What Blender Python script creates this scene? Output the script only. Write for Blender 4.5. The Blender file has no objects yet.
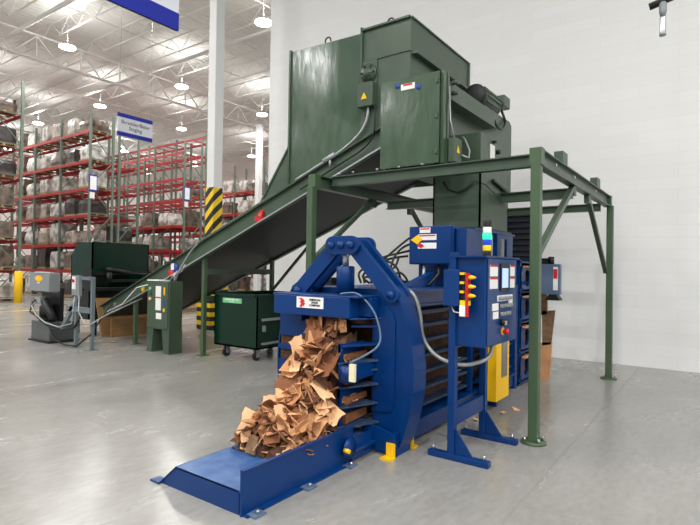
import bpy, math, random
from math import sin, cos, pi, sqrt
random.seed(7)
C = bpy.context.scene.collection
sc = bpy.context.scene

# ------------------------------------------------------------------ helpers
class MB:
    """collects shapes and links them as ONE mesh object"""
    def __init__(s): s.v = []; s.f = []; s.sm = []
    def add(s, vs, fs, smooth=False):
        n = len(s.v); s.v += [tuple(p) for p in vs]
        for f in fs: s.f.append([i + n for i in f]); s.sm.append(smooth)
        return s
    def box(s, x0, x1, y0, y1, z0, z1):
        if x0 > x1: x0, x1 = x1, x0
        if y0 > y1: y0, y1 = y1, y0
        if z0 > z1: z0, z1 = z1, z0
        return s.add([(x0,y0,z0),(x1,y0,z0),(x1,y1,z0),(x0,y1,z0),(x0,y0,z1),(x1,y0,z1),(x1,y1,z1),(x0,y1,z1)],
                     [(0,3,2,1),(4,5,6,7),(0,1,5,4),(1,2,6,5),(2,3,7,6),(3,0,4,7)])
    def prism(s, poly, d):
        """poly: 3-D points of one face, d: extrusion vector"""
        n = len(poly); q = [tuple(p[i] + d[i] for i in range(3)) for p in poly]
        # orient outward
        nx = ny = nz = 0
        for i in range(n):
            a = poly[i]; b = poly[(i+1) % n]
            nx += (a[1]-b[1])*(a[2]+b[2]); ny += (a[2]-b[2])*(a[0]+b[0]); nz += (a[0]-b[0])*(a[1]+b[1])
        back = nx*d[0]+ny*d[1]+nz*d[2] > 0
        fs = [list(range(n)), list(range(2*n-1, n-1, -1))] + [[i, n+i, n+(i+1) % n, (i+1) % n] for i in range(n)]
        if back: fs = [list(reversed(f)) for f in fs]
        return s.add(list(poly) + q, fs)
    def yz(s, pts, x0, x1): return s.prism([(x0, a, b) for a, b in pts], (x1-x0, 0, 0))
    def xz(s, pts, y0, y1): return s.prism([(a, y0, b) for a, b in pts], (0, y1-y0, 0))
    def xy(s, pts, z0, z1): return s.prism([(a, b, z0) for a, b in pts], (0, 0, z1-z0))
    def tube(s, path, r, n=8, cap=True, smooth=True):
        path = [tuple(p) for p in path]; m = len(path); rs = r if isinstance(r, (list, tuple)) else [r]*m
        vs = []; up = None
        for i, p in enumerate(path):
            a = path[max(i-1, 0)]; b = path[min(i+1, m-1)]
            t = [b[k]-a[k] for k in range(3)]; l = sqrt(sum(k*k for k in t)) or 1; t = [k/l for k in t]
            if up is None: up = [0, 0, 1] if abs(t[2]) < .9 else [1, 0, 0]
            u = [t[1]*up[2]-t[2]*up[1], t[2]*up[0]-t[0]*up[2], t[0]*up[1]-t[1]*up[0]]
            l = sqrt(sum(k*k for k in u)) or 1; u = [k/l for k in u]
            w = [u[1]*t[2]-u[2]*t[1], u[2]*t[0]-u[0]*t[2], u[0]*t[1]-u[1]*t[0]]; up = w
            off = pi/n if n == 4 else 0
            for j in range(n):
                an = 2*pi*j/n + off
                vs.append(tuple(p[k] + rs[i]*(cos(an)*u[k] + sin(an)*w[k]) for k in range(3)))
        fs = []
        for i in range(m-1):
            for j in range(n):
                k = (j+1) % n; fs.append((i*n+j, i*n+k, (i+1)*n+k, (i+1)*n+j))
        s.add(vs, fs, smooth and n > 4)
        if cap:
            s.add([], []); b = len(s.v) - len(vs)
            s.f.append([b+j for j in reversed(range(n))]); s.sm.append(False)
            s.f.append([b+(m-1)*n+j for j in range(n)]); s.sm.append(False)
        return s
    def bar(s, a, b, w): return s.tube([a, b], w*.7071, 4)
    def cyl(s, a, b, r, n=16): return s.tube([a, b], r, n)
    def rev(s, c, prof, n=16, axis='z'):
        """prof: (radius, offset along axis)"""
        path = []; rr = []
        for r, h in prof:
            p = list(c); p['xyz'.index(axis)] += h; path.append(p); rr.append(max(r, .0005))
        vs = []
        k = 'xyz'.index(axis); a, b = [(1, 2), (2, 0), (0, 1)][k]
        for p, r in zip(path, rr):
            for j in range(n):
                q = list(p); q[a] += r*cos(2*pi*j/n); q[b] += r*sin(2*pi*j/n); vs.append(q)
        fs = [(i*n+j, i*n+(j+1) % n, (i+1)*n+(j+1) % n, (i+1)*n+j) for i in range(len(path)-1) for j in range(n)]
        fs += [list(reversed(range(n))), [(len(path)-1)*n+j for j in range(n)]]
        return s.add(vs, fs, True)
    def build(s, name, m, parent=None, org=None, bevel=0):
        if parent is not None: org = parent['_o']
        if org is None:
            xs, ys, zs = zip(*s.v); org = ((min(xs)+max(xs))/2, (min(ys)+max(ys))/2, min(zs))
        me = bpy.data.meshes.new(name)
        me.from_pydata([(a-org[0], b-org[1], c-org[2]) for a, b, c in s.v], [], s.f)
        me.polygons.foreach_set('use_smooth', s.sm)
        me.materials.append(m); me.update()
        o = bpy.data.objects.new(name, me); C.objects.link(o)
        o['_o'] = org
        if parent is not None: o.parent = parent
        else: o.location = org
        if any(s.sm) and not all(s.sm): pass
        if bevel:
            b = o.modifiers.new('bevel', 'BEVEL'); b.width = bevel; b.segments = 2; b.limit_method = 'ANGLE'; b.angle_limit = .7
        return o

def tag(o, label=None, cat=None, group=None, kind=None):
    if label: o['label'] = label
    if cat: o['category'] = cat
    if group: o['group'] = group
    if kind: o['kind'] = kind
    return o
def curve(P, k=5):
    """Catmull-Rom through the points"""
    P = [tuple(p) for p in P]; Q = [P[0]] + P + [P[-1]]; out = []
    for i in range(1, len(Q)-2):
        a, b, c, d = Q[i-1:i+3]
        for j in range(k):
            t = j/k; out.append(tuple(.5*(2*b[n]+(c[n]-a[n])*t+(2*a[n]-5*b[n]+4*c[n]-d[n])*t*t+(3*b[n]-a[n]-3*c[n]+d[n])*t**3) for n in range(3)))
    return out + [P[-1]]
def thing(name, label, cat, org, group=None):
    o = bpy.data.objects.new(name, None); C.objects.link(o); o.empty_display_size = .1
    o.location = org; o['_o'] = tuple(org)
    return tag(o, label, cat, group)
def copy_tree(o, parent=None):
    c = o.copy(); C.objects.link(c); c.parent = parent
    for ch in list(o.children): copy_tree(ch, c)
    return c
def box(*a): return MB().box(*a)

def text(parent, s, loc, size, face, m, name='lettering', th=.002, sx=1.0, spacing=1.0, bold=.012):
    """face: '-x' reads along -y, '-y' reads along +x"""
    cu = bpy.data.curves.new(name, 'FONT'); cu.body = s; cu.size = size; cu.extrude = th
    cu.align_x = 'CENTER'; cu.align_y = 'CENTER'; cu.space_line = spacing; cu.resolution_u = 2; cu.offset = size*bold
    t = bpy.data.objects.new(name, cu); C.objects.link(t)
    me = bpy.data.meshes.new_from_object(t, depsgraph=bpy.context.evaluated_depsgraph_get())
    bpy.data.objects.remove(t)
    o = bpy.data.objects.new(name, me); C.objects.link(o)
    me.materials.clear(); me.materials.append(m)
    po = parent['_o']; o.parent = parent
    for v in me.vertices:
        x, y, z = v.co; x *= sx
        if face == '-x': p = (loc[0]-z, loc[1]-x, loc[2]+y)
        else: p = (loc[0]+x, loc[1]-z, loc[2]+y)
        v.co = (p[0]-po[0], p[1]-po[1], p[2]-po[2])
    o['_o'] = po
    return o

# ------------------------------------------------------------------ materials
def lin(c):
    return tuple(((x/255)/12.92 if x/255 <= .04045 else ((x/255+.055)/1.055)**2.4) for x in c)
def mat(name, rgb, rough=.5, metal=0, var=0, vscale=4, rvar=0, bump=0, bscale=60, spec=.5, emit=None, es=0, stretch=None, coat=0, var_rgb=None):
    m = bpy.data.materials.new(name); m.use_nodes = True; nt = m.node_tree; b = nt.nodes['Principled BSDF']
    c = lin(rgb); b.inputs['Base Color'].default_value = (*c, 1); b.inputs['Roughness'].default_value = rough
    b.inputs['Metallic'].default_value = metal; b.inputs['Specular IOR Level'].default_value = spec
    b.inputs['Coat Weight'].default_value = coat; b.inputs['Coat Roughness'].default_value = .15
    if emit: b.inputs['Emission Color'].default_value = (*lin(emit), 1); b.inputs['Emission Strength'].default_value = es
    L = nt.links
    if var or rvar or bump:
        tc = nt.nodes.new('ShaderNodeTexCoord'); mp = nt.nodes.new('ShaderNodeMapping'); L.new(tc.outputs['Object'], mp.inputs[0])
        if stretch: mp.inputs['Scale'].default_value = stretch
        nz = nt.nodes.new('ShaderNodeTexNoise'); nz.inputs['Scale'].default_value = vscale; nz.inputs['Detail'].default_value = 5
        L.new(mp.outputs[0], nz.inputs['Vector'])
        if var:
            r = nt.nodes.new('ShaderNodeValToRGB'); r.color_ramp.elements[0].position = .3; r.color_ramp.elements[1].position = .7
            d = lin(var_rgb) if var_rgb else tuple(x*(1-var) for x in c)
            r.color_ramp.elements[0].color = (*d, 1); r.color_ramp.elements[1].color = (*(tuple(min(1, x*(1+var*.5)) for x in c) if not var_rgb else c), 1)
            L.new(nz.outputs[0], r.inputs[0]); L.new(r.outputs[0], b.inputs['Base Color'])
        if rvar:
            mr = nt.nodes.new('ShaderNodeMapRange'); mr.inputs[1].default_value = .3; mr.inputs[2].default_value = .7
            mr.inputs[3].default_value = rough-rvar; mr.inputs[4].default_value = rough+rvar
            L.new(nz.outputs[0], mr.inputs[0]); L.new(mr.outputs[0], b.inputs['Roughness'])
        if bump:
            n2 = nt.nodes.new('ShaderNodeTexNoise'); n2.inputs['Scale'].default_value = bscale; L.new(mp.outputs[0], n2.inputs['Vector'])
            bp = nt.nodes.new('ShaderNodeBump'); bp.inputs['Strength'].default_value = bump; bp.inputs['Distance'].default_value = .01
            L.new(n2.outputs[0], bp.inputs['Height']); L.new(bp.outputs[0], b.inputs['Normal'])
    return m
M = {}
M['green'] = mat('green_paint', (66,84,66), .38, var=.12, vscale=3, rvar=.06, bump=.03, bscale=12)
M['green_gloss'] = mat('green_sheet_paint', (68,88,68), .19, var=.1, vscale=9, rvar=.05, bump=.28, bscale=9, stretch=(1,1,.5))
M['green_post'] = mat('green_post_paint', (70,92,65), .4, var=.1, vscale=3)
M['dark_green'] = mat('dark_green_paint', (2,42,28), .25, spec=.35, var=.1, bump=.04, bscale=5)
M['tipper_green'] = mat('tipper_green_paint', (30,58,46), .35, var=.15)
M['rack_green'] = mat('rack_green_paint', (98,112,100), .5)
M['rack_red'] = mat('rack_red_paint', (166,20,26), .45, var=.15, vscale=2)
M['blue'] = mat('blue_paint', (0,52,112), .33, spec=.35, var=.1, vscale=3, rvar=.05, bump=.03, bscale=10)
M['blue_worn'] = mat('worn_blue_paint', (30,76,138), .38, var=.4, vscale=7, rvar=.1, var_rgb=(72,110,160))
M['blue_grey'] = mat('blue_grey_paint', (92,112,138), .45, var=.1)
M['yellow'] = mat('yellow_paint', (250,196,8), .4)
M['red'] = mat('red_plastic', (200,28,30), .4)
M['black'] = mat('black_paint', (16,17,18), .45)
M['rubber'] = mat('black_rubber', (22,22,24), .6)
M['belt'] = mat('dark_belt_rubber', (30,33,32), .6, var=.3)
M['pan'] = mat('black_steel_pan', (14,16,16), .5, var=.2)
M['dusty'] = mat('dusty_blue_rib', (58,78,104), .7, var=.4, vscale=14, var_rgb=(24,44,76))
M['card_shaded'] = mat('shade_brown_cardboard', (92,60,40), .9, var=.5, vscale=18, bump=.6, bscale=25)  # crushed cardboard, darkened so it reads as shadow between the scraps
M['card_brown'] = mat('dark_brown_cardboard', (96,58,38), .85, var=.3, vscale=6, bump=.2)
M['grey'] = mat('grey_paint', (134,140,142), .45, var=.08)
M['grey_tank'] = mat('dark_grey_tank_paint', (84,88,88), .45, var=.15)
M['stand_grey'] = mat('blue_grey_stand_paint', (104,116,120), .5)
M['steel'] = mat('bright_steel', (190,192,194), .28, metal=.9)
M['galv'] = mat('galvanised_conduit', (168,172,172), .4, metal=.4)
M['white'] = mat('white_label', (238,238,234), .5)
M['white_steel'] = mat('white_steel_paint', (226,226,226), .55)
M['joist'] = mat('white_joist_paint', (228,226,222), .6)
M['white_green'] = mat('pale_green_label', (120,196,140), .5)
M['sign_blue'] = mat('royal_blue_sign', (18,38,160), .5)
M['sign_white'] = mat('white_sign_board', (226,228,236), .55)
M['ink'] = mat('black_ink', (28,28,34), .6)
M['ink_red'] = mat('red_ink', (206,30,34), .6)
M['ink_green'] = mat('white_ink', (240,246,240), .6)
M['ink_blue'] = mat('blue_ink', (40,70,160), .6)
M['card'] = mat('brown_cardboard', (206,150,104), .85, var=.25, vscale=5, bump=.2, bscale=40)
M['card_pale'] = mat('pale_cardboard', (234,186,140), .85, var=.2, vscale=4, bump=.2, bscale=40)
M['card_dark'] = mat('dark_cardboard', (138,88,56), .85, var=.35, vscale=6, bump=.2, bscale=40)
M['card_mid'] = mat('dull_cardboard', (128,100,72), .9, var=.4, vscale=14, bump=.5, bscale=30)
M['ply'] = mat('plywood', (172,132,84), .75, var=.25, vscale=5, stretch=(1,1,6))
M['pallet'] = mat('pallet_wood', (168,140,104), .8, var=.2)
M['screen'] = mat('lit_screen', (150,180,215), .2, emit=(185,205,240), es=.9)
M['slat'] = mat('dark_navy_slats', (20,26,40), .5)
M['lens'] = mat('lamp_lens', (255,250,240), .4, emit=(255,252,245), es=30)
M['lamp_green'] = mat('green_lamp_lit', (40,240,150), .3, emit=(40,240,150), es=1.6)
M['lamp_blue'] = mat('blue_lamp', (20,70,210), .3)
M['lamp_yellow'] = mat('yellow_lamp', (240,210,20), .3)
M['window_grey'] = mat('smoked_window', (112,108,96), .15)
M['tan'] = mat('cream_bar', (236,228,190), .5)

def m_floor():
    m = bpy.data.materials.new('polished_concrete'); m.use_nodes = True; nt = m.node_tree; L = nt.links; N = nt.nodes.new
    b = nt.nodes['Principled BSDF']; tc = N('ShaderNodeTexCoord')
    n1 = N('ShaderNodeTexNoise'); n1.inputs['Scale'].default_value = .55; n1.inputs['Detail'].default_value = 8; n1.inputs['Roughness'].default_value = .65; n1.inputs['Distortion'].default_value = .4
    mp = N('ShaderNodeMapping'); mp.inputs['Rotation'].default_value = (0, 0, .5); mp.inputs['Scale'].default_value = (1, 2.2, 1)
    L.new(tc.outputs['Object'], mp.inputs[0]); L.new(mp.outputs[0], n1.inputs['Vector'])
    r = N('ShaderNodeValToRGB'); r.color_ramp.elements[0].position = .25; r.color_ramp.elements[0].color = (*lin((134,132,128)), 1)
    r.color_ramp.elements[1].position = .75; r.color_ramp.elements[1].color = (*lin((158,157,152)), 1)
    L.new(n1.outputs[0], r.inputs[0])
    n2 = N('ShaderNodeTexNoise'); n2.inputs['Scale'].default_value = 9; n2.inputs['Detail'].default_value = 6; L.new(mp.outputs[0], n2.inputs['Vector'])
    mx = N('ShaderNodeMix'); mx.data_type = 'RGBA'; mx.blend_type = 'OVERLAY'; mx.inputs[0].default_value = .22
    L.new(r.outputs[0], mx.inputs[6]); L.new(n2.outputs[0], mx.inputs[7])
    L.new(mx.outputs[2], b.inputs['Base Color'])
    mr = N('ShaderNodeMapRange'); mr.inputs[1].default_value = .3; mr.inputs[2].default_value = .7; mr.inputs[3].default_value = .2; mr.inputs[4].default_value = .3
    L.new(n1.outputs[0], mr.inputs[0]); L.new(mr.outputs[0], b.inputs['Roughness'])
    b.inputs['Specular IOR Level'].default_value = .5
    return m
    bp = N('ShaderNodeBump')
    n3 = N('ShaderNodeTexNoise'); n3.inputs['Scale'].default_value = 3; L.new(tc.outputs['Object'], n3.inputs['Vector'])
    L.new(n3.outputs[0], bp.inputs['Height']); L.new(bp.outputs[0], b.inputs['Normal'])
    return m
def m_block():
    m = bpy.data.materials.new('white_block_wall'); m.use_nodes = True; nt = m.node_tree; L = nt.links; N = nt.nodes.new
    b = nt.nodes['Principled BSDF']; tc = N('ShaderNodeTexCoord'); sp = N('ShaderNodeSeparateXYZ'); cb = N('ShaderNodeCombineXYZ')
    L.new(tc.outputs['Object'], sp.inputs[0]); L.new(sp.outputs['Y'], cb.inputs[0]); L.new(sp.outputs['Z'], cb.inputs[1])
    br = N('ShaderNodeTexBrick'); br.inputs['Scale'].default_value = 1; br.inputs['Brick Width'].default_value = 1.2; br.inputs['Row Height'].default_value = .2
    br.inputs['Mortar Size'].default_value = .004; br.inputs['Mortar Smooth'].default_value = .4
    br.inputs['Color1'].default_value = (*lin((236,236,235)), 1); br.inputs['Color2'].default_value = (*lin((233,233,232)), 1); br.inputs['Mortar'].default_value = (*lin((227,227,226)), 1)
    L.new(cb.outputs[0], br.inputs['Vector']); L.new(br.outputs['Color'], b.inputs['Base Color'])
    iv = N('ShaderNodeMath'); iv.operation = 'SUBTRACT'; iv.inputs[0].default_value = 1; L.new(br.outputs['Fac'], iv.inputs[1])
    # a taller control joint every few courses
    bp = N('ShaderNodeBump'); bp.inputs['Strength'].default_value = .3; bp.inputs['Distance'].default_value = .004
    L.new(iv.outputs[0], bp.inputs['Height']); L.new(bp.outputs[0], b.inputs['Normal']); b.inputs['Roughness'].default_value = .6
    return m
def m_deck():
    m = mat('ceiling_deck', (226,225,220), .7); nt = m.node_tree; L = nt.links; N = nt.nodes.new
    b = nt.nodes['Principled BSDF']; tc = N('ShaderNodeTexCoord'); w = N('ShaderNodeTexWave'); w.bands_direction = 'Y'; w.inputs['Scale'].default_value = 1.05
    L.new(tc.outputs['Object'], w.inputs['Vector']); bp = N('ShaderNodeBump'); bp.inputs['Strength'].default_value = .7; bp.inputs['Distance'].default_value = .04
    L.new(w.outputs['Fac'], bp.inputs['Height']); L.new(bp.outputs[0], b.inputs['Normal'])
    return m
def m_load():
    m = bpy.data.materials.new('wrapped_load'); m.use_nodes = True; nt = m.node_tree; L = nt.links; N = nt.nodes.new
    b = nt.nodes['Principled BSDF']; oi = N('ShaderNodeObjectInfo'); r = N('ShaderNodeValToRGB'); r.color_ramp.interpolation = 'CONSTANT'
    cols = [(0,(214,208,200)),(.22,(140,122,108)),(.4,(188,174,162)),(.55,(74,66,64)),(.68,(224,220,214)),(.85,(120,102,90))]
    while len(r.color_ramp.elements) < len(cols): r.color_ramp.elements.new(.5)
    for e, (p, c) in zip(r.color_ramp.elements, cols): e.position = p; e.color = (*lin(c), 1)
    L.new(oi.outputs['Random'], r.inputs[0]); tc = N('ShaderNodeTexCoord'); vo = N('ShaderNodeTexNoise')
    mp = N('ShaderNodeMapping'); mp.inputs['Scale'].default_value = (1, 1, .7); L.new(tc.outputs['Object'], mp.inputs[0])
    ad = N('ShaderNodeVectorMath'); L.new(mp.outputs[0], ad.inputs[0]); L.new(oi.outputs['Location'], ad.inputs[1])
    vo.inputs['Scale'].default_value = 3.4; vo.inputs['Detail'].default_value = 4; L.new(ad.outputs[0], vo.inputs['Vector'])
    rr = N('ShaderNodeValToRGB'); rr.color_ramp.elements[0].position = .36; rr.color_ramp.elements[0].color = (.1, .085, .08, 1); rr.color_ramp.elements[1].position = .58; rr.color_ramp.elements[1].color = (1, 1, 1, 1)
    L.new(vo.outputs[0], rr.inputs[0])
    mx = N('ShaderNodeMix'); mx.data_type = 'RGBA'; mx.blend_type = 'MULTIPLY'; mx.inputs[0].default_value = .75
    L.new(r.outputs[0], mx.inputs[6]); L.new(rr.outputs[0], mx.inputs[7]); L.new(mx.outputs[2], b.inputs['Base Color']); b.inputs['Roughness'].default_value = .3
    return m
def m_hazard(name, ang=.9, sc_=2.8):
    m = mat(name, (245,205,20), .45); nt = m.node_tree; L = nt.links; N = nt.nodes.new; b = nt.nodes['Principled BSDF']
    tc = N('ShaderNodeTexCoord'); sp = N('ShaderNodeSeparateXYZ'); L.new(tc.outputs['Object'], sp.inputs[0])
    a = N('ShaderNodeMath'); a.operation = 'SUBTRACT'; L.new(sp.outputs['X'], a.inputs[0]); L.new(sp.outputs['Y'], a.inputs[1])
    k = N('ShaderNodeMath'); k.operation = 'MULTIPLY'; k.inputs[1].default_value = ang; L.new(a.outputs[0], k.inputs[0])
    s = N('ShaderNodeMath'); s.operation = 'SUBTRACT'; L.new(sp.outputs['Z'], s.inputs[0]); L.new(k.outputs[0], s.inputs[1])
    t = N('ShaderNodeMath'); t.operation = 'MULTIPLY'; t.inputs[1].default_value = sc_; L.new(s.outputs[0], t.inputs[0])
    fr = N('ShaderNodeMath'); fr.operation = 'FRACT'; L.new(t.outputs[0], fr.inputs[0])
    r = N('ShaderNodeValToRGB'); r.color_ramp.interpolation = 'CONSTANT'; r.color_ramp.elements[0].color = (*lin((28,28,28)), 1)
    r.color_ramp.elements[1].position = .5; r.color_ramp.elements[1].color = (*lin((245,205,20)), 1)
    L.new(fr.outputs[0], r.inputs[0]); L.new(r.outputs[0], b.inputs['Base Color'])
    return m
M['floor'] = m_floor(); M['block'] = m_block(); M['deck'] = m_deck(); M['load'] = m_load(); M['hazard'] = m_hazard('hazard_stripes')
M['hazard_h'] = m_hazard('hazard_bands', 0, 4.5)
M['farwall'] = mat('far_wall_paint', (232,222,218), .7)

# ------------------------------------------------------------------ setting
H = 12.1
tag(box(-16, 34, -16, 76, -.3, 0).build('floor', M['floor'], org=(0,0,0)), kind='structure')
tag(box(10.1, 10.42, -16, 10.0, 0, H).build('wall_right', M['block'], org=(0,0,0)), kind='structure')
tag(box(34, 34.3, -16, 76, 0, H).build('wall_far_right', M['farwall'], org=(0,0,0)), kind='structure')
tag(box(-16, 34, 76, 76.3, 0, H).build('wall_far_back', M['farwall'], org=(0,0,0)), kind='structure')
ceil = tag(box(-16, 34, -16, 76, H, H+.15).build('ceiling', M['deck'], org=(0,0,H)), kind='structure')
# open-web joists (run along y), girders along x
def joist_mb(L0, L1, zt, zb, panel, x=0):
    m = MB()
    m.box(x-.04, x+.04, L0, L1, zt-.05, zt)
    m.box(x-.03, x+.03, L0+.8, L1-.8, zb, zb+.04)
    n = int((L1-L0-1.6)/panel); y = L0+.8; m.bar((x, L0+.1, zt-.05), (x, y, zb+.03), .04)
    for i in range(n):
        m.bar((x, y, zb+.03), (x, y+panel/2, zt-.03), .022); m.bar((x, y+panel/2, zt-.03), (x, y+panel, zb+.03), .022); y += panel
    m.bar((x, y, zb+.03), (x, L1-.1, zt-.05), .04)
    return m
ys = [10.3, 24.0, 37.7, 51.4, 65.1]
proto = {}
for a, b in zip([-3.4]+ys, ys+[76]):
    j0 = None
    for i in range(16):
        x = 2.9 + 1.95*i
        if b < 11 and x > 9: continue
        if j0 is None:
            j0 = joist_mb(a, b, H, H-.72, 1.5).build('joist', M['joist'], ceil); j0.location = (x, 0, 0)
        else:
            c = copy_tree(j0, ceil); c.location = (x, 0, 0)
def girder(y):
    m = MB(); zt = H-.68; zb = H-1.78; x0 = -6; x1 = 33.5
    m.box(x0, x1, y-.08, y+.08, zt-.08, zt); m.box(x0, x1, y-.075, y+.075, zb, zb+.08)
    x = x0
    while x < x1-1.9:
        m.bar((x, y, zb+.05), (x+.95, y, zt-.05), .05); m.bar((x+.95, y, zt-.05), (x+1.9, y, zb+.05), .05); m.bar((x+.95, y, zt-.05), (x+.95, y, zb+.05), .04)
        x += 1.9
    return m.build('girder', M['joist'], ceil)
for y in ys[1:]: girder(y)
m = MB()
for y in (14, 17.2, 20.4, 27, 30.4, 34): m.box(2.9, 33, y-.015, y+.015, H-.7, H-.67)
m.build('bridging', M['joist'], ceil)
m = MB(); m.cyl((9.2, -2, H-1.0), (9.2, 70, H-1.0), .08, 8); m.cyl((14.9, 10.5, H-1.0), (14.9, 70, H-1.0), .08, 8)
m.build('sprinkler_pipe', M['joist'], ceil)

# columns
def column(x, y, w, label, top=H-.15):
    t = thing('steel_column', label, 'column', (x, y, 0))
    MB().box(x-w/2, x+w/2, y-w/2, y+w/2, 0, top).build('shaft', M['white_steel'], t, bevel=.02)
    MB().box(x-w*.9, x+w*.9, y-w*.9, y+w*.9, 0, .03).build('base_plate', M['grey'], t)
    return t
t = column(8.79, 10.62, .28, 'white square steel column with yellow and black stripes, behind the green conveyor')
MB().box(8.64, 8.94, 10.47, 10.77, 0, 3.6).build('striped_wrap', M['hazard'], t)
g = thing('column_guard', 'yellow and black banded guard around foot of striped column', 'column guard', (8.79, 10.62, 0))
m = MB()
for sx in (-1, 1):
    m.box(8.79+sx*.19, 8.79+sx*.28, 10.34, 10.90, 0.0, 1.12)
m.box(8.6, 8.98, 10.34, 10.43, 0, 1.12); m.box(8.6, 8.98, 10.81, 10.9, 0, 1.12)
m.build('guard_shell', M['hazard_h'], g, bevel=.03)
column(22.47, 23.05, .32, 'distant white steel column where the rack row ends beside the right wall', 10.3)

# ------------------------------------------------------------------ lights
def highbay(x, y, label, w=245, z=10.3, up=45, grp=None):
    t = thing('high_bay_light', label, 'ceiling light', (x, y, z), grp)
    MB().rev((x, y, z), [(.2, .085), (.2, .1), (.1, .16), (.04, .18)], 14).build('housing', M['white_steel'], t)
    MB().rev((x, y, z), [(.2, 0), (.3, .02), (.3, .07), (.2, .085)], 16).build('lens', M['lens'], t)
    m = MB(); m.tube([(x, y, z+.16), (x, y, H-.7)], .006, 4); m.build('hanger', M['joist'], t)
    for nm, dz, pw, rot, sz in (('down_light', -.03, w, 0, .5), ('up_light', .3, up, pi, .5)):
        l = bpy.data.lights.new(nm, 'AREA'); l.energy = pw; l.shape = 'SQUARE'; l.size = sz; l.color = (1, .99, .975)
        o = bpy.data.objects.new(nm, l); C.objects.link(o); o.parent = t; o.location = (0, 0, dz); o.rotation_euler = (rot, 0, 0)
    return t
vis = {(11.1,23.3):'bright high-bay light nearest the top left, left of the blue-banded sign',
       (17.0,23.3):'high-bay light just left of the white column, above the rack tops',
       (22.9,23.3):'high-bay light beside top of the distant white column',
       (16.4,30.3):'high-bay light just above top load of the rack, left of staging sign',
       (22.3,30.5):'high-bay light low behind the racks, right of the staging sign',
       (16.1,37.6):'far high-bay light glowing above the leftmost rack loads',
       (14.24,14.5):'nearest high-bay light, cut off by edge of the white block wall'}
for (x, y), l in vis.items(): highbay(x*.9255, y*.9255, l)
out = [(x, y) for x in (-12.5,-6.6,-.7,5.2) for y in (-13.9,-6.8,.3,7.4,14.5,23.3,30.4)] + [(-4.6, 13.9)] + \
      [(x, y) for x in (5.2,11,17,22.9,28.8) for y in (44.5,53,62,70)] + [(8.6,16.8),(28.8,23.3),(28.8,37.6),(28.8,30.4),(22.3,14.5),(22.3,37.6),(28.8,14.5),(10.3,37.6),(10.3,30.4)]  # the lone off-grid fixture is added to widen the glare on the hopper
out = [p for p in out if not (p[0] == 5.2 and p[1] < 10)]
out += [(3.5, -7.5), (3.5, -14)]  # unseen fixtures added to brighten the right-hand machine sides and floor
for i, (x, y) in enumerate(sorted(out)): highbay(x, y, *(('unseen high-bay light over the open floor behind and left of the viewpoint', 430 if y < 5 else 245, 10.3, 45, 'lights over the open floor') if x < 8 and y < 40 else ('high-bay light in the farthest rows, beyond the seven nearest ones', 245, 10.3, 45, 'lights in the farthest rows')))

# ------------------------------------------------------------------ pallet racks
def make_row(label, x0, x1, y0, nb, levels, top, tie=True, bay=2.72):
    t = thing('pallet_rack', label, 'pallet rack', ((x0+x1)/2, y0, 0))
    def upr(y):
        m = MB()
        for x in (x0, x1): m.box(x-.05, x+.05, y-.04, y+.04, 0, top)
        z = .2; s = 0
        while z < top-1.2:
            a, b = (x0, x1) if s % 2 == 0 else (x1, x0); m.bar((a, y, z), (b, y, z+1.2), .035); m.bar((x0, y, z), (x1, y, z), .035); z += 1.25; s += 1
        return m
    u0 = upr(y0).build('upright', M['rack_green'], t)
    for i in range(1, nb+1):
        c = copy_tree(u0, t); c.location = (0, i*bay, 0)
    b0 = None
    for z in levels:
        for i in range(nb):
            if b0 is None:
                m = MB()
                for x in (x0-.055, x1+.02): m.box(x, x+.035, y0+.04, y0+bay-.04, -.13, 0)
                for k in range(3): m.box(x0, x1, y0+.5+k*.85, y0+.56+k*.85, -.06, -.02)
                b0 = m.build('beam', M['rack_red'], t); b0.location = (0, 0, z)
            else:
                c = copy_tree(b0, t); c.location = (0, i*bay, z)
    return t
load_protos = []
def load_mesh(seed):
    rnd = random.Random(seed); m = MB(); h = rnd.uniform(.72, .98)
    nz_ = 4
    pts = []
    # slightly bulging wrapped stack
    for k in range(nz_+1):
        z = .14 + h*k/nz_; ins = rnd.uniform(0, .05) + (.04 if k == nz_ else 0)
        for sx, sy in ((-1,-1),(0,-1.04),(1,-1),(1.04,0),(1,1),(0,1.04),(-1,1),(-1.04,0)):
            pts.append((sx*(.5-ins), sy*(.5-ins), z + (rnd.uniform(-.06, .05) if k == nz_ else 0)))
    fs = []
    for k in range(nz_):
        for j in range(8):
            a = k*8+j; b = k*8+(j+1) % 8; fs.append((a, b, b+8, a+8))
    n = nz_*8; pts.append((0, 0, .14+h+rnd.uniform(-.02, .06))); c = len(pts)-1
    for j in range(8): fs.append((n+j, n+(j+1) % 8, c))
    m.add(pts, fs, False)
    return m
def pallet_mb():
    m = MB()
    for k in range(5): m.box(-.5, .5, -.5+k*.225, -.5+k*.225+.1, .115, .135)
    for x in (-.5, -.05, .4): m.box(x, x+.1, -.5, .5, .02, .115)
    for y in (-.5, -.05, .4): m.box(-.5, .5, y, y+.1, 0, .02)
    return m
for s in range(6):
    o = thing('pallet_load', None, 'pallet load', (0, 0, 0)); o['category'] = 'pallet load'
    load_mesh(s).build('wrapped_goods', M['load'], o); pallet_mb().build('pallet', M['pallet'], o)
    load_protos.append([o, False])
ordn = ['nearest','second','third','fourth','fifth','sixth','seventh','eighth','ninth','tenth']
lvn = {1:'lowest shelf',2:'second shelf',3:'third shelf',4:'fourth shelf',5:'fifth shelf',6:'top shelf',0:'floor'}
rl = random.Random(11)
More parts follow.
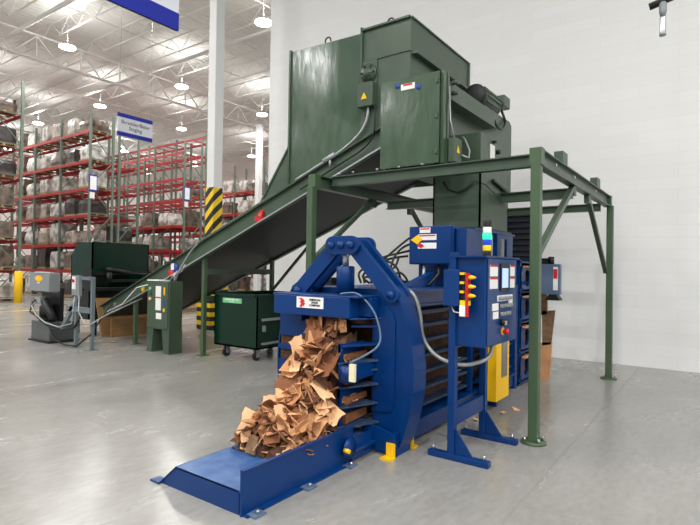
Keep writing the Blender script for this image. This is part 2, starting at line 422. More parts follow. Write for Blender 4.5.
def put_load(x, y, z, label, group, s=None):
    p = load_protos[rl.randrange(6)] if s is None else load_protos[s]
    if not p[1]: o = p[0]; p[1] = True
    else: o = copy_tree(p[0])
    o.location = (x, y, z); o['label'] = label; o['group'] = group; o['_o'] = (x, y, z)
    o.scale = (.98, rl.uniform(.7, .95), rl.uniform(.65, .98)); o.rotation_euler = (0, 0, rl.choice((0, pi)) + rl.uniform(-.03, .03))
def fill(x0, x1, y0, nb, levels, where, skip=0, bay=2.72, cx=None, full=()):
    xc = (x0+x1)/2
    for li, z in levels:
        n = 0
        for i in range(nb):
            for k in (0, 1):
                if rl.random() < skip and li not in full: continue
                put_load(xc, y0+i*bay+.74+k*1.24, z+.003, 'pallet load %s from aisle end on %s, %s' % (ordn[n], lvn[li], where), 'pallet loads on '+where)
                n += 1
YA = 23.5
LA = [1.3, 2.55, 3.87, 5.1, 6.38, 7.75]
make_row('leftmost pallet rack, seen end-on behind the yellow bollard', 8.4, 9.45, YA, 3, LA, 9.1)
fill(8.4, 9.45, YA, 1, [(i, z) for i, z in enumerate([.01]+LA)], 'the leftmost rack')
RB = make_row('pallet rack with white wrapped loads on red beams, left of the staging sign', 12.31, 13.4, YA, 4, LA, 8.6)
fill(12.31, 13.4, YA, 3, [(i, z) for i, z in enumerate([.01]+LA)], 'loaded rack left of sign', skip=.08)
make_row('pallet rack back to back behind the loaded rack left of the staging sign', 13.72, 14.72, YA, 4, LA[:5], 8.7)
fill(13.72, 14.72, YA, 1, [(0, .01), (1, 1.3), (2, 2.55)], 'the rack backing the loaded one')
LD = [1.2, 2.44, 3.77, 5.15, 6.34, 7.75]
RD = make_row('half-empty pallet rack in the middle, red beams left of the white column', 17.45, 18.56, YA, 5, LD, 8.3)
fill(17.45, 18.56, YA, 4, [(0, .01), (1, 1.2), (2, 2.44), (3, 3.77)], 'the half-empty middle rack', skip=.25)
make_row('tall empty pallet rack with a red top rail, directly left of the white column', 18.86, 19.9, YA, 5, LD+[8.85], 9.0)
fill(18.86, 19.9, YA, 3, [(1, 1.2), (2, 2.44), (3, 3.77)], 'the tall rack left of the column', skip=.4)
make_row('pallet rack between the white column and the block wall', 23.3, 24.3, YA-.1, 5, [1.2, 2.44, 3.77, 5.05, 6.45], 8.2)
fill(23.3, 24.3, YA-.1, 3, [(0, .01), (1, 1.2), (2, 2.44), (3, 3.77), (4, 5.05), (5, 6.45)], 'the rack right of the column', skip=.12)
make_row('farthest pallet rack, seen through gaps of the nearer racks', 28.6, 29.6, YA+2, 6, [1.2, 2.44, 3.77, 5.05, 6.45], 8.0)
fill(28.6, 29.6, YA+2, 4, [(1, 1.2), (2, 2.44), (3, 3.77), (4, 5.05)], 'the farthest rack', skip=.3)
for x, y, z, rk in ((12.27, YA-.05, 4.95, RB), (17.4, YA-.05, 5.1, RD)):
    t = MB().box(x-.02, x+.36, y-.02, y, z, z+.75).build('aisle_notice', M['sign_blue'], rk)
    MB().box(x+.02, x+.32, y-.03, y-.02, z+.06, z+.68).build('sheet', M['white'], t)
    MB().box(x+.02, x+.24, y-.02, y, z-.34, z-.06).build('lower_card', M['white'], t)

def bollard(x, y, h, label, r=.1):
    o = MB().rev((x, y, 0), [(r, 0), (r, h-.05), (r*.8, h-.01), (0, h)]).build('bollard', M['yellow']); tag(o, label, 'bollard')
bollard(9.24, 23.0, 1.28, 'yellow bollard at left, in front of the leftmost rack end', .15)
bollard(10.7, 20.3, 1.15, 'yellow bollard behind the gray stand legs', .1)
bollard(12.75, 22.2, 1.3, 'yellow bollard seen behind the plywood sheet', .12)
bollard(21.6, 20.8, 2.3, 'tall yellow post seen under conveyor, above the dark green bin', .14)
o = MB().box(8, 40, 21.9, 22.02, 0, .004).build('floor_line', M['yellow']); tag(o, 'yellow painted line across floor in front of the rack ends', 'floor marking')
o.scale = (.7, 1, 1)
o = MB().box(3, 26, 19.0, 19.1, 0, .004).build('floor_line', M['yellow']); tag(o, 'second yellow floor line, nearer than the one at rack ends', 'floor marking')

# flat goods stacked behind the column
t = thing('flat_sheet_stack', 'low stack of pale flattened sheets on the floor under the conveyor, far behind', 'stack', (11.6, 15.6, 0))
m = MB()
for k in range(7): m.box(10.6+.03*(k % 2), 12.6, 14.9, 16.4-.03*(k % 3), .14+k*.1, .14+k*.1+.085)
m.build('sheets', M['card_pale'], t); MB().box(10.6, 12.6, 14.9, 16.4, 0, .12).build('pallet', M['pallet'], t)

# ------------------------------------------------------------------ hanging signs
def hang_sign(x0, x1, y, z0, z1, label, band, txt):
    t = thing('hanging_sign', label, 'sign', ((x0+x1)/2, y, z0))
    MB().box(x0, x1, y, y+.03, z0, z1).build('board', M['sign_white'], t)
    MB().box(x0, x1, y-.004, y+.034, z0, z0+band).build('bottom_band', M['sign_blue'], t)
    MB().box(x0, x1, y-.004, y+.034, z1-band, z1).build('top_band', M['sign_blue'], t)
    m = MB()
    for x in (x0+.06, x1-.06): m.tube([(x, y+.015, z1), (x, y+.015, H-.7)], .006, 4)
    m.build('wire', M['galv'], t)
    if txt: text(t, txt, ((x0+x1)/2, y-.001, (z0+z1)/2), (z1-z0)*.235, '-y', M['ink'], spacing=1.0, bold=.0)
    return t
hang_sign(8.68, 9.86, 15, 5.56, 6.25, 'hanging white sign with blue bands reading Shredder/Baler Staging', .12, 'Shredder/Baler\nStaging')
hang_sign(2.3, 4.31, 6, 4.77, 6.1, 'large blue-banded hanging sign cut off by top of the picture', .235, None)

# ------------------------------------------------------------------ green support frame
F = thing('steel_support_frame', 'green steel platform frame on tall posts straddling the blue baler', 'steel frame', (6.8, 2.8, 0))
def post(x, y, w=.09):
    o = MB().box(x-w/2, x+w/2, y-w/2, y+w/2, .02, 2.6).build('post', M['green_post'], F, bevel=.008)
    MB().rev((x, y, 0), [(.115, 0), (.115, .02)], 20).build('base_plate', M['green_post'], o)
    m = MB()
    for dx, dy in ((-.07,-.07),(.07,-.07),(.07,.07),(-.07,.07)): m.cyl((x+dx*.9, y+dy*.9, .02), (x+dx*.9, y+dy*.9, .06), .012, 6)
    m.build('anchor_bolt', M['steel'], o)
for x, y in ((4.96,1.42),(8.64,1.38),(4.92,4.12),(8.62,4.12)): post(x, y)
def ibeam_x(x0, x1, y, z0, z1, w=.1, name='beam'):
    m = MB(); m.box(x0, x1, y-w/2, y+w/2, z0, z0+.012); m.box(x0, x1, y-w/2, y+w/2, z1-.012, z1); m.box(x0, x1, y-.006, y+.006, z0, z1)
    return m.build(name, M['green'], F)
def ibeam_y(y0, y1, x, z0, z1, w=.1, name='beam'):
    m = MB(); m.box(x-w/2, x+w/2, y0, y1, z0, z0+.012); m.box(x-w/2, x+w/2, y0, y1, z1-.012, z1); m.box(x-.006, x+.006, y0, y1, z0, z1)
    return m.build(name, M['green'], F)
for y in (1.42, 4.12):
    ibeam_x(4.92, 8.75, y, 2.59, 2.745)
    for x in (4.92, 8.6): MB().box(x-.005, x+.1 if y < 2 else x+.1, y-.056, y+.056, 2.59, 2.75).build('end_block', M['green_post'], F)
for x, z0, z1 in ((5.26, 2.635, 2.76), (6.62, 2.48, 2.6), (8.4, 2.5, 2.61)): ibeam_y(1.47, 4.07, x, z0, z1)
for x in (6.27, 8.3): MB().box(x, x+.22, 1.5, 1.6, 2.75, 2.99).build('stub', M['green'], F)
for a, b in (((6.42,1.42,2.6),(5.0,1.42,1.75)), ((7.18,1.42,2.6),(8.55,1.42,1.6)), ((6.3,4.12,2.6),(4.97,4.12,1.7)), ((7.4,4.12,2.6),(8.57,4.12,1.7))):
    MB().bar(a, b, .055).build('brace', M['green'], F)
for y in (3.35, 3.05, 2.75, 3.7, 3.9): MB().cyl((5.2, y, 2.77), (5.2, y, 2.79), .018, 6).build('bolt', M['steel'], F)
for x in (5.4, 6.2, 7.4): MB().cyl((x, 1.36, 2.66), (x, 1.35, 2.66), .018, 6).build('bolt', M['steel'], F)
for x, y in ((6.4,1.42),(7.2,1.42),(6.3,4.12),(7.4,4.12)): MB().box(x-.05, x+.05, y-.03, y+.03, 2.48, 2.59).build('gusset', M['green'], F)

# ------------------------------------------------------------------ conveyor
CV = thing('inclined_conveyor', 'long green inclined belt conveyor climbing to the hopper over the baler', 'conveyor', (6.9, 7.5, 0))
S = -.3985
def zt(y): return 2.885 + S*(y-5.344)      # top edge of the side plate
def zb(y): return 2.617 + S*(y-5.297)
ya, yb_ = 10.86, 3.5
for nm, x in (('side_panel', 6.0), ('side_panel', 7.78)):
    m = MB(); m.yz([(ya, zt(ya)), (yb_, zt(yb_)), (yb_, zb(yb_)), (ya-.2, zb(ya-.2))], x, x+.02)
    # rolled flanges
    s = -1 if x < 7 else 1
    m.yz([(ya, zt(ya)), (yb_, zt(yb_)), (yb_, zt(yb_)+.018), (ya, zt(ya)+.018)], x+.01, x+.01+s*.07)
    m.yz([(ya-.2, zb(ya-.2)), (yb_, zb(yb_)), (yb_, zb(yb_)+.018), (ya-.2, zb(ya-.2)+.018)], x+.01, x+.01+s*.07)
    m.build(nm, M['green'], CV)
m = MB(); m.yz([(ya-.15, zb(ya-.15)), (yb_, zb(yb_)), (yb_, zb(yb_)+.022), (ya-.15, zb(ya-.15)+.022)], 5.925, 5.945)
o = m.build('edge_strip', M['galv'], CV); tag(o, 'bare metal lower edge strip')
MB().yz([(ya-.1, zb(ya-.1)+.05), (yb_, zb(yb_)+.05), (yb_, zb(yb_)+.03), (ya-.1, zb(ya-.1)+.03)], 6.02, 7.78).build('bottom_pan', M['pan'], CV)
m = MB(); m.yz([(ya-.05, zt(ya-.05)-.06), (yb_, zt(yb_)-.06), (yb_, zt(yb_)-.08), (ya-.05, zt(ya-.05)-.08)], 6.05, 7.75)
y = ya-.4
while y > 6.3:
    m.yz([(y, zt(y)-.06), (y-.03, zt(y-.03)-.06), (y-.03, zt(y-.03)), (y, zt(y))], 6.1, 7.7); y -= .4
m.build('belt', M['belt'], CV)
MB().cyl((6.02, ya-.15, zt(ya)-.08), (7.78, ya-.15, zt(ya)-.08), .09).build('tail_roller', M['black'], CV)
for y in (9.65, 7.53):
    for x in (6.05, 7.76):
        o = MB().box(x-.035, x+.035, y-.035, y+.035, .01, zb(y)+.02).build('leg', M['green_post'], CV)
        MB().box(x-.09, x+.09, y-.07, y+.07, 0, .012).build('foot_plate', M['green_post'], o)
MB().box(6.08, 7.73, 7.5, 7.56, 1.45, 1.55).build('cross_brace', M['green'], CV)
MB().box(6.08, 7.73, 7.5, 7.56, .98, 1.06).build('cross_brace', M['green'], CV)
MB().yz([(7.5, 1.1), (7.56, 1.1), (6.5, 2.1), (6.44, 2.1)], 7.73, 7.78).build('cross_brace', M['green'], CV)
# conduit along the side panel
m = MB(); m.tube([(5.95, 7.6, zt(7.6)+.01)] + [(5.955, 7.45-i*.4, zt(7.45-i*.4)+.03) for i in range(6)], .018, 8); m.build('conduit', M['green'], CV)
m = MB(); m.tube(curve([(5.9, 8.15, 1.33), (5.9, 8.1, 1.45), (5.93, 7.95, 1.68), (5.95, 7.75, 1.9), (5.95, 7.55, 2.02)]), .014, 8)
m.build('flexible_conduit', M['galv'], CV); m = MB()
m.tube(curve([(5.94, 5.3, zt(5.3)+.03), (5.94, 4.9, zt(4.9)+.03), (5.94, 4.5, zt(4.5)+.03), (5.93, 4.22, 3.40), (5.93, 4.06, 3.54), (5.93, 3.99, 3.7), (5.93, 3.98, 3.84)]), .018, 8)
m.cyl((5.94, 4.75, zt(4.75)+.04), (5.94, 4.55, zt(4.55)+.04), .038, 10); m.cyl((5.94, 4.64, zt(4.64)), (5.94, 4.64, zt(4.64)-.09), .018, 8)
m.build('flexible_conduit', M['galv'], CV)
m = MB(); m.tube(curve([(5.94, 5.2, 2.78), (5.94, 4.5, 3.07), (5.93, 4.05, 3.26), (5.93, 3.9, 3.42), (5.93, 3.87, 3.6), (5.93, 3.87, 3.84)]), .012, 6); m.build('cable', M['black'], CV)
m = MB(); m.tube([(5.9, 10.45, .62), (5.9, 9.9, .8), (5.9, 9.4, 1.15), (5.93, 8.9, 1.25)], .01, 6); m.build('cable', M['white'], CV)
m = MB(); m.box(5.93, 5.99, 6.0, 6.16, 2.33, 2.42); m.xz([(5.93, 2.42), (5.99, 2.42), (5.99, 2.52)], 6.02, 6.1); m.build('pull_cord_switch', M['red'], CV)
MB().rev((5.985, 8.42, 1.44), [(.09, -.004), (.09, .004)], 20, 'x').build('round_label', M['ink_red'], CV)
MB().rev((5.985, 8.3, 1.56), [(.09, -.004), (.09, .004)], 20, 'x').build('round_label', M['ink_blue'], CV)
MB().box(5.98, 5.99, 8.33, 8.42, 1.52, 1.64).build('warning_label', M['white'], CV)
MB().cyl((5.96, 10.3, .77), (6.0, 10.3, .77), .04).build('bearing', M['steel'], CV)
MB().cyl((5.96, 9.3, 1.12), (6.0, 9.3, 1.12), .04).build('bearing', M['yellow'], CV)

# ------------------------------------------------------------------ hopper over the conveyor head
HP = thing('feed_hopper', 'tall green sheet-steel hopper at top end of the conveyor', 'hopper', (6.95, 4.4, 3.0))
m = MB()
m.yz([(5.47, 2.86), (5.47, 4.94), (4.13, 4.90), (4.13, 3.40)], 5.98, 6.0)
m.box(5.95, 6.0, 5.455, 5.485, 2.86, 4.96)
o = m.build('front_sheet', M['green_gloss'], HP)
m = MB(); m.yz([(4.13, 4.92), (4.13, 3.40), (3.35, 3.70), (3.35, 4.92)], 5.97, 5.99)
m.box(5.93, 5.98, 4.10, 4.13, 4.3, 4.96); m.box(5.93, 5.98, 3.35, 4.12, 4.91, 4.935)
m.box(5.955, 5.975, 3.35, 4.13, 4.475, 4.485)
m.box(5.95, 5.97, 3.86, 4.14, 3.83, 4.47)
m.build('head_panel', M['green'], HP)
m = MB(); m.box(5.99, 7.88, 3.35, 3.37, 3.3, 4.92)
m.xz([(6.0, 4.48), (7.9, 4.48), (7.9, 4.44), (6.0, 4.44)], 3.27, 3.36)
m.box(7.84, 7.9, 3.33, 3.4, 4.44, 4.93); m.box(5.98, 7.9, 3.33, 3.36, 4.915, 4.935)
m.build('side_panel', M['green'], HP)
m = MB(); m.box(7.86, 7.88, 3.37, 5.47, 3.0, 4.95); m.build('rear_panel', M['green'], HP)
m = MB(); m.box(6.0, 7.86, 5.45, 5.47, 3.45, 4.94); m.build('left_panel', M['green'], HP)
m = MB(); m.yz([(5.48, 3.47), (5.48, 2.84), (6.09, 2.60)], 5.98, 6.0)
m.yz([(6.1, 2.62), (5.48, 3.49), (5.46, 3.47), (6.08, 2.6)], 5.96, 7.82)
m.build('lower_wing', M['green'], HP)
for y, z in ((4.76, 4.94), (3.68, 4.935)):
    m = MB(); m.tube([(6.0, y+.05, z)] + [(6.0, y+.05*cos(a), z+.015+.05*sin(a)) for a in [pi*k/8 for k in range(9)]] + [(6.0, y-.05, z)], .012, 6); m.build('lifting_eye', M['black'], HP)
o = MB().rev((5.955, 3.99, 4.3), [(.13, 0), (.13, -.03), (.06, -.035), (.06, -.07), (.0, -.07)], 20, 'x').build('bearing', M['green'], HP)
m = MB()
for k in range(6): m.cyl((5.92, 3.99+.1*cos(k*pi/3), 4.3+.1*sin(k*pi/3)), (5.9, 3.99+.1*cos(k*pi/3), 4.3+.1*sin(k*pi/3)), .015, 6)
m.build('bolt', M['black'], o)
o = MB().box(5.86, 5.95, 3.87, 4.12, 3.82, 4.15).build('junction_box', M['green'], HP, bevel=.008)
MB().prism([(5.857, 4.055, 3.92), (5.857, 3.955, 3.92), (5.857, 4.005, 4.01)], (-.003, 0, 0)).build('warning_triangle', M['yellow'], o)

# ------------------------------------------------------------------ shredder box, chute
SH = thing('shredder_housing', 'green shredder box with motor between the hopper and the chute, above the frame', 'shredder', (6.8, 3.0, 2.77))
MB().box(5.75, 8.1, 2.78, 3.33, 2.8, 3.92).build('casing', M['green'], SH)
m = MB(); m.xz([(5.7, 3.9), (8.1, 3.95), (8.2, 3.90), (8.2, 2.82), (5.7, 2.82)], 2.75, 2.78); m.build('side_plate', M['green'], SH)
m = MB(); m.box(5.28, 5.32, 2.59, 3.36, 2.8, 3.83); m.box(5.3, 5.42, 2.59, 2.61, 2.8, 3.83); m.box(5.3, 5.42, 3.34, 3.36, 2.8, 3.83)
m.box(5.33, 5.4, 2.56, 2.6, 2.8, 3.85); m.box(5.42, 5.46, 2.55, 2.62, 2.78, 3.86)
dp = m.build('front_door', M['green_gloss'], SH)
MB().box(5.42, 5.74, 2.66, 3.3, 2.8, 3.8).build('inner_box', M['pan'], SH)
MB().box(5.272, 5.279, 2.90, 3.08, 3.69, 3.76).build('warning_label', M['white'], dp)
MB().box(5.27, 5.275, 2.93, 3.05, 3.735, 3.757).build('red_heading', M['ink_red'], dp)
for y, z in ((3.13, 3.755), (2.85, 3.695)): MB().rev((5.277, y, z), [(.032, -.004), (.032, .002)], 16, 'x').build('round_sticker', M['ink_blue'], dp)
m = MB()
for z in (2.9, 3.3, 3.7): m.box(5.26, 5.28, 2.6, 2.63, z, z+.05)
m.build('latch', M['green'], dp)
m = MB(); m.box(5.55, 7.05, 2.6, 2.66, 3.60, 3.80); m.box(5.55, 7.05, 2.58, 2.75, 3.585, 3.6); m.cyl((5.6, 2.58, 3.66), (5.6, 2.5, 3.66), .03, 8); m.cyl((5.6, 2.58, 3.78), (5.6, 2.5, 3.78), .03, 8)
m.build('drive_guard', M['green'], SH)
mt = MB(); mt.rev((7.1, 2.9, 4.1), [(.12, -.02), (.16, 0), (.16, .62), (.12, .66)], 20, 'x')
for k in range(14):
    a = 2*pi*k/14; mt.bar((7.14, 2.9+.17*cos(a), 4.1+.17*sin(a)), (7.66, 2.9+.17*cos(a), 4.1+.17*sin(a)), .014)
mt.box(7.2, 7.6, 2.82, 2.98, 3.92, 3.96)
mo = mt.build('motor', M['green'], SH)
MB().rev((7.02, 2.9, 4.1), [(.13, 0), (.165, .02), (.165, .08)], 20, 'x').build('fan_cover', M['pan'], mo)
MB().box(7.72, 7.98, 2.7, 2.88, 4.1, 4.27).build('terminal_box', M['green'], mo, bevel=.01)
m = MB(); m.tube(curve([(7.84, 2.80, 4.1), (7.82, 2.72, 3.88), (7.6, 2.68, 3.72), (7.3, 2.64, 3.66), (7.08, 2.62, 3.70)]), .02, 8); m.build('motor_cable', M['black'], mo)
# control boxes on the side
m = MB(); m.box(5.9, 6.13, 2.34, 2.76, 2.83, 3.25); m.build('side_cabinet', M['green'], SH, bevel=.006)
m = MB(); m.box(6.16, 6.86, 2.4, 2.74, 2.83, 3.27); m.build('switch_panel', M['green'], SH)
m = MB(); m.box(6.35, 6.5, 2.39, 2.4, 3.0, 3.2); m.build('switch_label', M['white'], SH)
m = MB(); m.cyl((6.6, 2.4, 3.14), (6.6, 2.35, 3.14), .03); m.cyl((6.45, 2.4, 3.24), (6.45, 2.35, 3.24), .02); m.build('knob', M['black'], SH)
o = MB().box(5.42, 5.62, 2.46, 2.54, 2.82, 3.1).build('small_junction_box', M['green'], SH, bevel=.006)
MB().prism([(5.47, 2.457, 2.93), (5.55, 2.457, 2.93), (5.51, 2.457, 3.02)], (0, -.003, 0)).build('warning_triangle', M['yellow'], o)
m = MB(); m.tube([(5.6, 2.45, 2.92), (5.68, 2.4, 2.9), (5.75, 2.42, 3.0), (5.8, 2.5, 3.15), (5.85, 2.55, 3.2)], .012, 6); m.tube([(5.45, 2.48, 3.1), (5.43, 2.52, 3.3), (5.46, 2.55, 3.7)], .009, 6); m.build('cable', M['galv'], SH)
CH = thing('drop_chute', 'rectangular green chute dropping into the blue charge box', 'chute', (6.4, 2.64, 2.1))
m = MB(); m.box(5.9, 5.92, 2.34, 2.96, 2.1, 2.84); m.box(5.9, 6.87, 2.34, 2.36, 2.1, 2.84); m.box(6.85, 6.87, 2.34, 2.96, 2.1, 2.84); m.box(5.9, 6.87, 2.94, 2.96, 2.1, 2.84)
m.box(5.915, 6.86, 2.355, 2.945, 2.5, 2.52)
m.build('duct', M['green'], CH)
m = MB(); m.box(5.86, 6.91, 2.3, 3.0, 2.08, 2.11); m.build('flange', M['black'], CH)
m = MB(); m.tube([(5.85, 2.8, 2.68), (5.86, 2.74, 2.58), (5.86, 2.62, 2.53), (5.86, 2.5, 2.57), (5.86, 2.42, 2.66)], .013, 6); m.tube([(5.86, 2.4, 2.66), (5.95, 2.3, 2.62), (6.3, 2.31, 2.55), (6.7, 2.31, 2.45)], .007, 5)
m.build('cable', M['black'], CH)
m = MB()
m.xz([(6.25, 2.70), (6.85, 2.60), (6.85, 2.63), (6.25, 2.73)], 2.30, 2.34)
m.build('strip', M['black'], CH)

# ------------------------------------------------------------------ baler
BL = thing('cardboard_baler', 'large blue horizontal baler with an arched clamp frame and open end', 'baler', (5.2, 2.88, 0))
cy = 2.885
# main body
m = MB(); m.box(4.1, 7.1, 2.46, 3.31, .25, 1.25); m.build('packed_chamber', M['card_shaded'], BL)
m = MB()
zs_ = [.30, .45, .61, .765, .915, 1.065, 1.2]
for z in zs_:
    for y_ in (2.44, 3.31): m.box(4.06, 7.1, y_, y_+.03, z-.05, z+.01)
m.build('side_strap', M['blue'], BL)
m = MB()
for z in zs_:
    for ya_, yb2 in ((2.33, 2.45), (3.33, 3.43)): m.box(4.06, 7.1, ya_, yb2, z-.012, z+.008)
m.build('side_rib', M['dusty'], BL)
m = MB(); m.box(4.06, 7.1, 2.34, 3.43, 1.25, 1.41); m.box(4.06, 7.1, 2.28, 2.34, 1.385, 1.41); m.box(4.06, 7.1, 2.30, 2.34, 1.25, 1.27); m.build('top_deck', M['blue'], BL)
m = MB(); m.box(4.06, 7.1, 2.30, 2.42, .04, .2); m.box(4.06, 7.1, 3.35, 3.47, .04, .2); m.box(4.06, 7.1, 2.26, 2.46, .2, .22); m.build('bottom_rail', M['blue'], BL)
m = MB(); m.box(5.55, 5.62, 2.29, 2.34, .2, 1.25); m.box(6.2, 6.5, 2.27, 2.45, .2, 1.25); m.box(7.05, 7.15, 2.28, 3.48, .0, 1.41); m.build('stiffener', M['blue'], BL)
m = MB(); m.tube([(5.05, 2.28, .35), (5.05, 2.28, 1.1)], .012, 6)
for k in range(6): m.tube([(4.98, 2.28, .4+.13*k), (5.25, 2.28, .4+.13*k)], .008, 5)
m.build('wire_guide', M['blue_grey'], BL)
# clamp frame arms
def arm(s):
    prof = [(.44, 1.42), (.52, 1.455), (.58, 1.42), (.64, 1.30), (.70, 1.13), (.745, .95), (.77, .75), (.765, .55), (.73, .35), (.67, .14), (.62, .04), (.36, .04), (.36, 1.38)]
    pts = [(cy + s*a, b) for a, b in prof]
    m = MB(); m.yz(pts, 3.90, 3.925); m.yz(pts, 4.06, 4.085)
    # rim
    rim = prof[0:11]
    for a, b in zip(rim, rim[1:]):
        m.add([(3.88, cy+s*a[0], a[1]), (4.1, cy+s*a[0], a[1]), (4.1, cy+s*b[0], b[1]), (3.88, cy+s*b[0], b[1]),
               (3.88, cy+s*(a[0]+.015), a[1]), (4.1, cy+s*(a[0]+.015), a[1]), (4.1, cy+s*(b[0]+.015), b[1]), (3.88, cy+s*(b[0]+.015), b[1])],
              [(0,1,2,3),(4,7,6,5),(0,4,5,1),(3,2,6,7),(0,3,7,4),(1,5,6,2)])
    o = m.build('clamp_arm', M['blue'], BL)
    ri = [(.36, 1.27), (.50, 1.27), (.56, 1.22), (.59, 1.14), (.59, .45), (.56, .36), (.36, .34)]
    MB().yz([(cy+s*a, b) for a, b in ri], 3.885, 3.9).build('doubler_plate', M['blue'], o)
    MB().rev((3.87, cy+s*.535, 1.385), [(.045, 0), (.045, .03)], 14, 'x').build('pivot_pin', M['blue'], o)
    m = MB(); m.box(3.86, 4.1, cy+s*.62-.02, cy+s*.62+.02, .0, .2); m.build('foot_web', M['blue'], o)
    o2 = MB().yz([(cy+s*.3, .03), (cy+s*.3, .24), (cy+s*.42, .24), (cy+s*.64, .19), (cy+s*.66, .03)], 3.82, 3.84).build('foot_gusset', M['blue'], o)
    return o
AR = arm(-1); AL = arm(1)
m = MB(); m.box(3.84, 3.86, 3.08, 3.40, .2, 1.175); m.box(3.84, 3.86, 3.40, 3.60, .93, 1.175); m.box(3.84, 3.86, 3.40, 3.61, .79, .84); m.box(3.84, 3.86, 3.40, 3.61, .15, .69); m.build('mouth_side_plate', M['blue'], BL)
for z in (.885, .735): MB().box(3.87, 3.89, 3.38, 3.61, z-.05, z+.05).build('packed_cardboard', M['card_shaded'], BL)
# yellow feet
for x, sx in ((3.80, -1), (4.12, 1)):
    m = MB(); m.box(x-.01, x+.01, 2.23, 2.31, .0, .125); m.box(min(x, x+sx*.08), max(x, x+sx*.08), 2.22, 2.33, 0, .015)
    o = m.build('anchor_foot', M['yellow'], BL); tag(o, 'yellow anchor foot of the baler')
# toggle linkage
def link(s):
    a = (cy-.03+s*.53, 1.375); b = (cy-.045+s*.10, 1.805); w = .072
    dx, dz = b[0]-a[0], b[1]-a[1]; L = math.hypot(dx, dz); n = (-dz/L, dx/L); d = (dx/L, dz/L)
    def ring(c, a0, a1):
        return [(c[0]+w*cos(a0+(a1-a0)*k/8), c[1]+w*sin(a0+(a1-a0)*k/8)) for k in range(9)]
    an = math.atan2(d[1], d[0])
    pts = ring(b, an-pi/2, an+pi/2) + ring(a, an+pi/2, an+3*pi/2)
    for xa in (3.86, 4.03): o = MB().yz(pts, xa, xa+.05).build('toggle_link', M['blue'], BL, bevel=.004)
    MB().rev((3.835, a[0], a[1]), [(.035, 0), (.035, .03)], 14, 'x').build('pin', M['blue'], o)
link(-1); link(1)
pts = [(cy-.045+.105*sx_+.085*cos(a), 1.81+.085*sin(a)) for sx_, rng in ((1, range(-6, 7)), (-1, range(6, 19))) for a in [pi*k/12 for k in rng]]
MB().yz(pts, 4.09, 4.12).build('apex_plate', M['blue'], BL, bevel=.004); ap = MB().yz(pts, 3.82, 3.855).build('apex_plate', M['blue'], BL, bevel=.004)
for dy in (-.11, 0, .11): MB().rev((3.795, cy-.045+dy, 1.81), [(.034, 0), (.034, .03)], 14, 'x').build('pin', M['blue'], ap)
MB().rev((3.93, cy-.02, 1.36), [(.085, 0), (.085, .25), (.075, .26)], 20).build('cylinder_barrel', M['blue'], BL)
o = MB().cyl((3.93, cy-.02, 1.6), (3.93, cy-.02, 1.80), .032).build('piston_rod', M['steel'], BL); tag(o, 'chrome piston rod')
# header across the opening
m = MB(); m.box(3.60, 3.9, 2.58, 3.46, 1.168, 1.345); m.box(3.60, 3.95, 2.48, 3.47, 1.345, 1.36)
m.box(3.75, 3.9, 2.46, 2.58, 1.18, 1.345)
m.xy([(3.62, 2.58), (3.9, 2.42), (3.9, 2.6), (3.62, 2.6)], 1.155, 1.17)
hd = m.build('header', M['blue'], BL, bevel=.006)
lb = MB().box(3.594, 3.60, 2.86, 3.17, 1.235, 1.335).build('maker_plate', M['white'], hd)
m = MB(); m.yz([(3.145, 1.325), (3.10, 1.32), (3.07, 1.295), (3.09, 1.283), (3.06, 1.275), (3.085, 1.265), (3.075, 1.25), (3.095, 1.257), (3.115, 1.24), (3.13, 1.25), (3.11, 1.27), (3.125, 1.285), (3.115, 1.305)], 3.589, 3.594); m.build('red_emblem', M['ink_red'], lb)
text(lb, 'AMERICAN\nBALER\nCOMPANY', (3.592, 2.955, 1.286), .026, '-x', M['ink'], spacing=.95, bold=.004)
# chamber mouth: slatted side walls with outward ribs
m = MB()
for z0, z1 in ((.2, .27), (.36, .42), (.50, .60), (.66, .80), (.87, .95)): m.box(3.55, 3.92, 2.63, 2.655, z0, z1)
m.box(3.55, 3.58, 2.625, 2.65, .2, .95)
m.build('mouth_wall', M['blue'], BL)
m = MB()
for z0, z1 in ((.2, .42), (.50, .60), (.66, .80), (.87, .95), (1.1, 1.175)): m.box(3.70, 3.84, 3.20, 3.23, z0, z1)
m.build('mouth_wall', M['blue'], BL)
for z0, z1 in ((.27, .36), (.43, .50), (.60, .66), (.81, .87)): MB().xz([(3.6, z0), (3.92, z0+.02), (3.92, z1), (3.6, z1-.01)], 2.60, 2.64).build('packed_cardboard', M['card_dark'], BL)
def rib(z, x0=3.52):
    m = MB(); m.xy([(x0, 2.64), (x0+.02, 2.60), (3.9, 2.455), (3.9, 2.66), (x0+.04, 2.66)], z-.008, z+.008)
    return m.build('side_gusset', M['dusty'] if z < .9 else M['blue'], BL)
for z, x0 in ((1.09, 3.72), (.935, 3.55), (.79, 3.53), (.71, 3.7), (.585, 3.52), (.42, 3.5), (.25, 3.48)): rib(z, x0)
m = MB(); m.cyl((3.3+.22, 2.52, .66), (3.3+.22, 2.52, .79), .085, 24); m.box(3.52, 3.88, 2.5, 2.6, .66, .79); m.build('side_latch_cylinder', M['blue'], BL)
o = MB().box(3.40, 3.43, 2.38, 2.43, .69, .83).build('cream_bar', M['tan'], BL)
m = MB(); m.tube(curve([(3.7, 2.75, 1.37), (3.7, 2.6, 1.385), (3.7, 2.5, 1.34), (3.72, 2.4, 1.22), (3.72, 2.34, 1.05), (3.68, 2.34, .95), (3.58, 2.40, .88), (3.45, 2.46, .83)]), .009, 8)
m.build('hose', M['blue_grey'], BL)
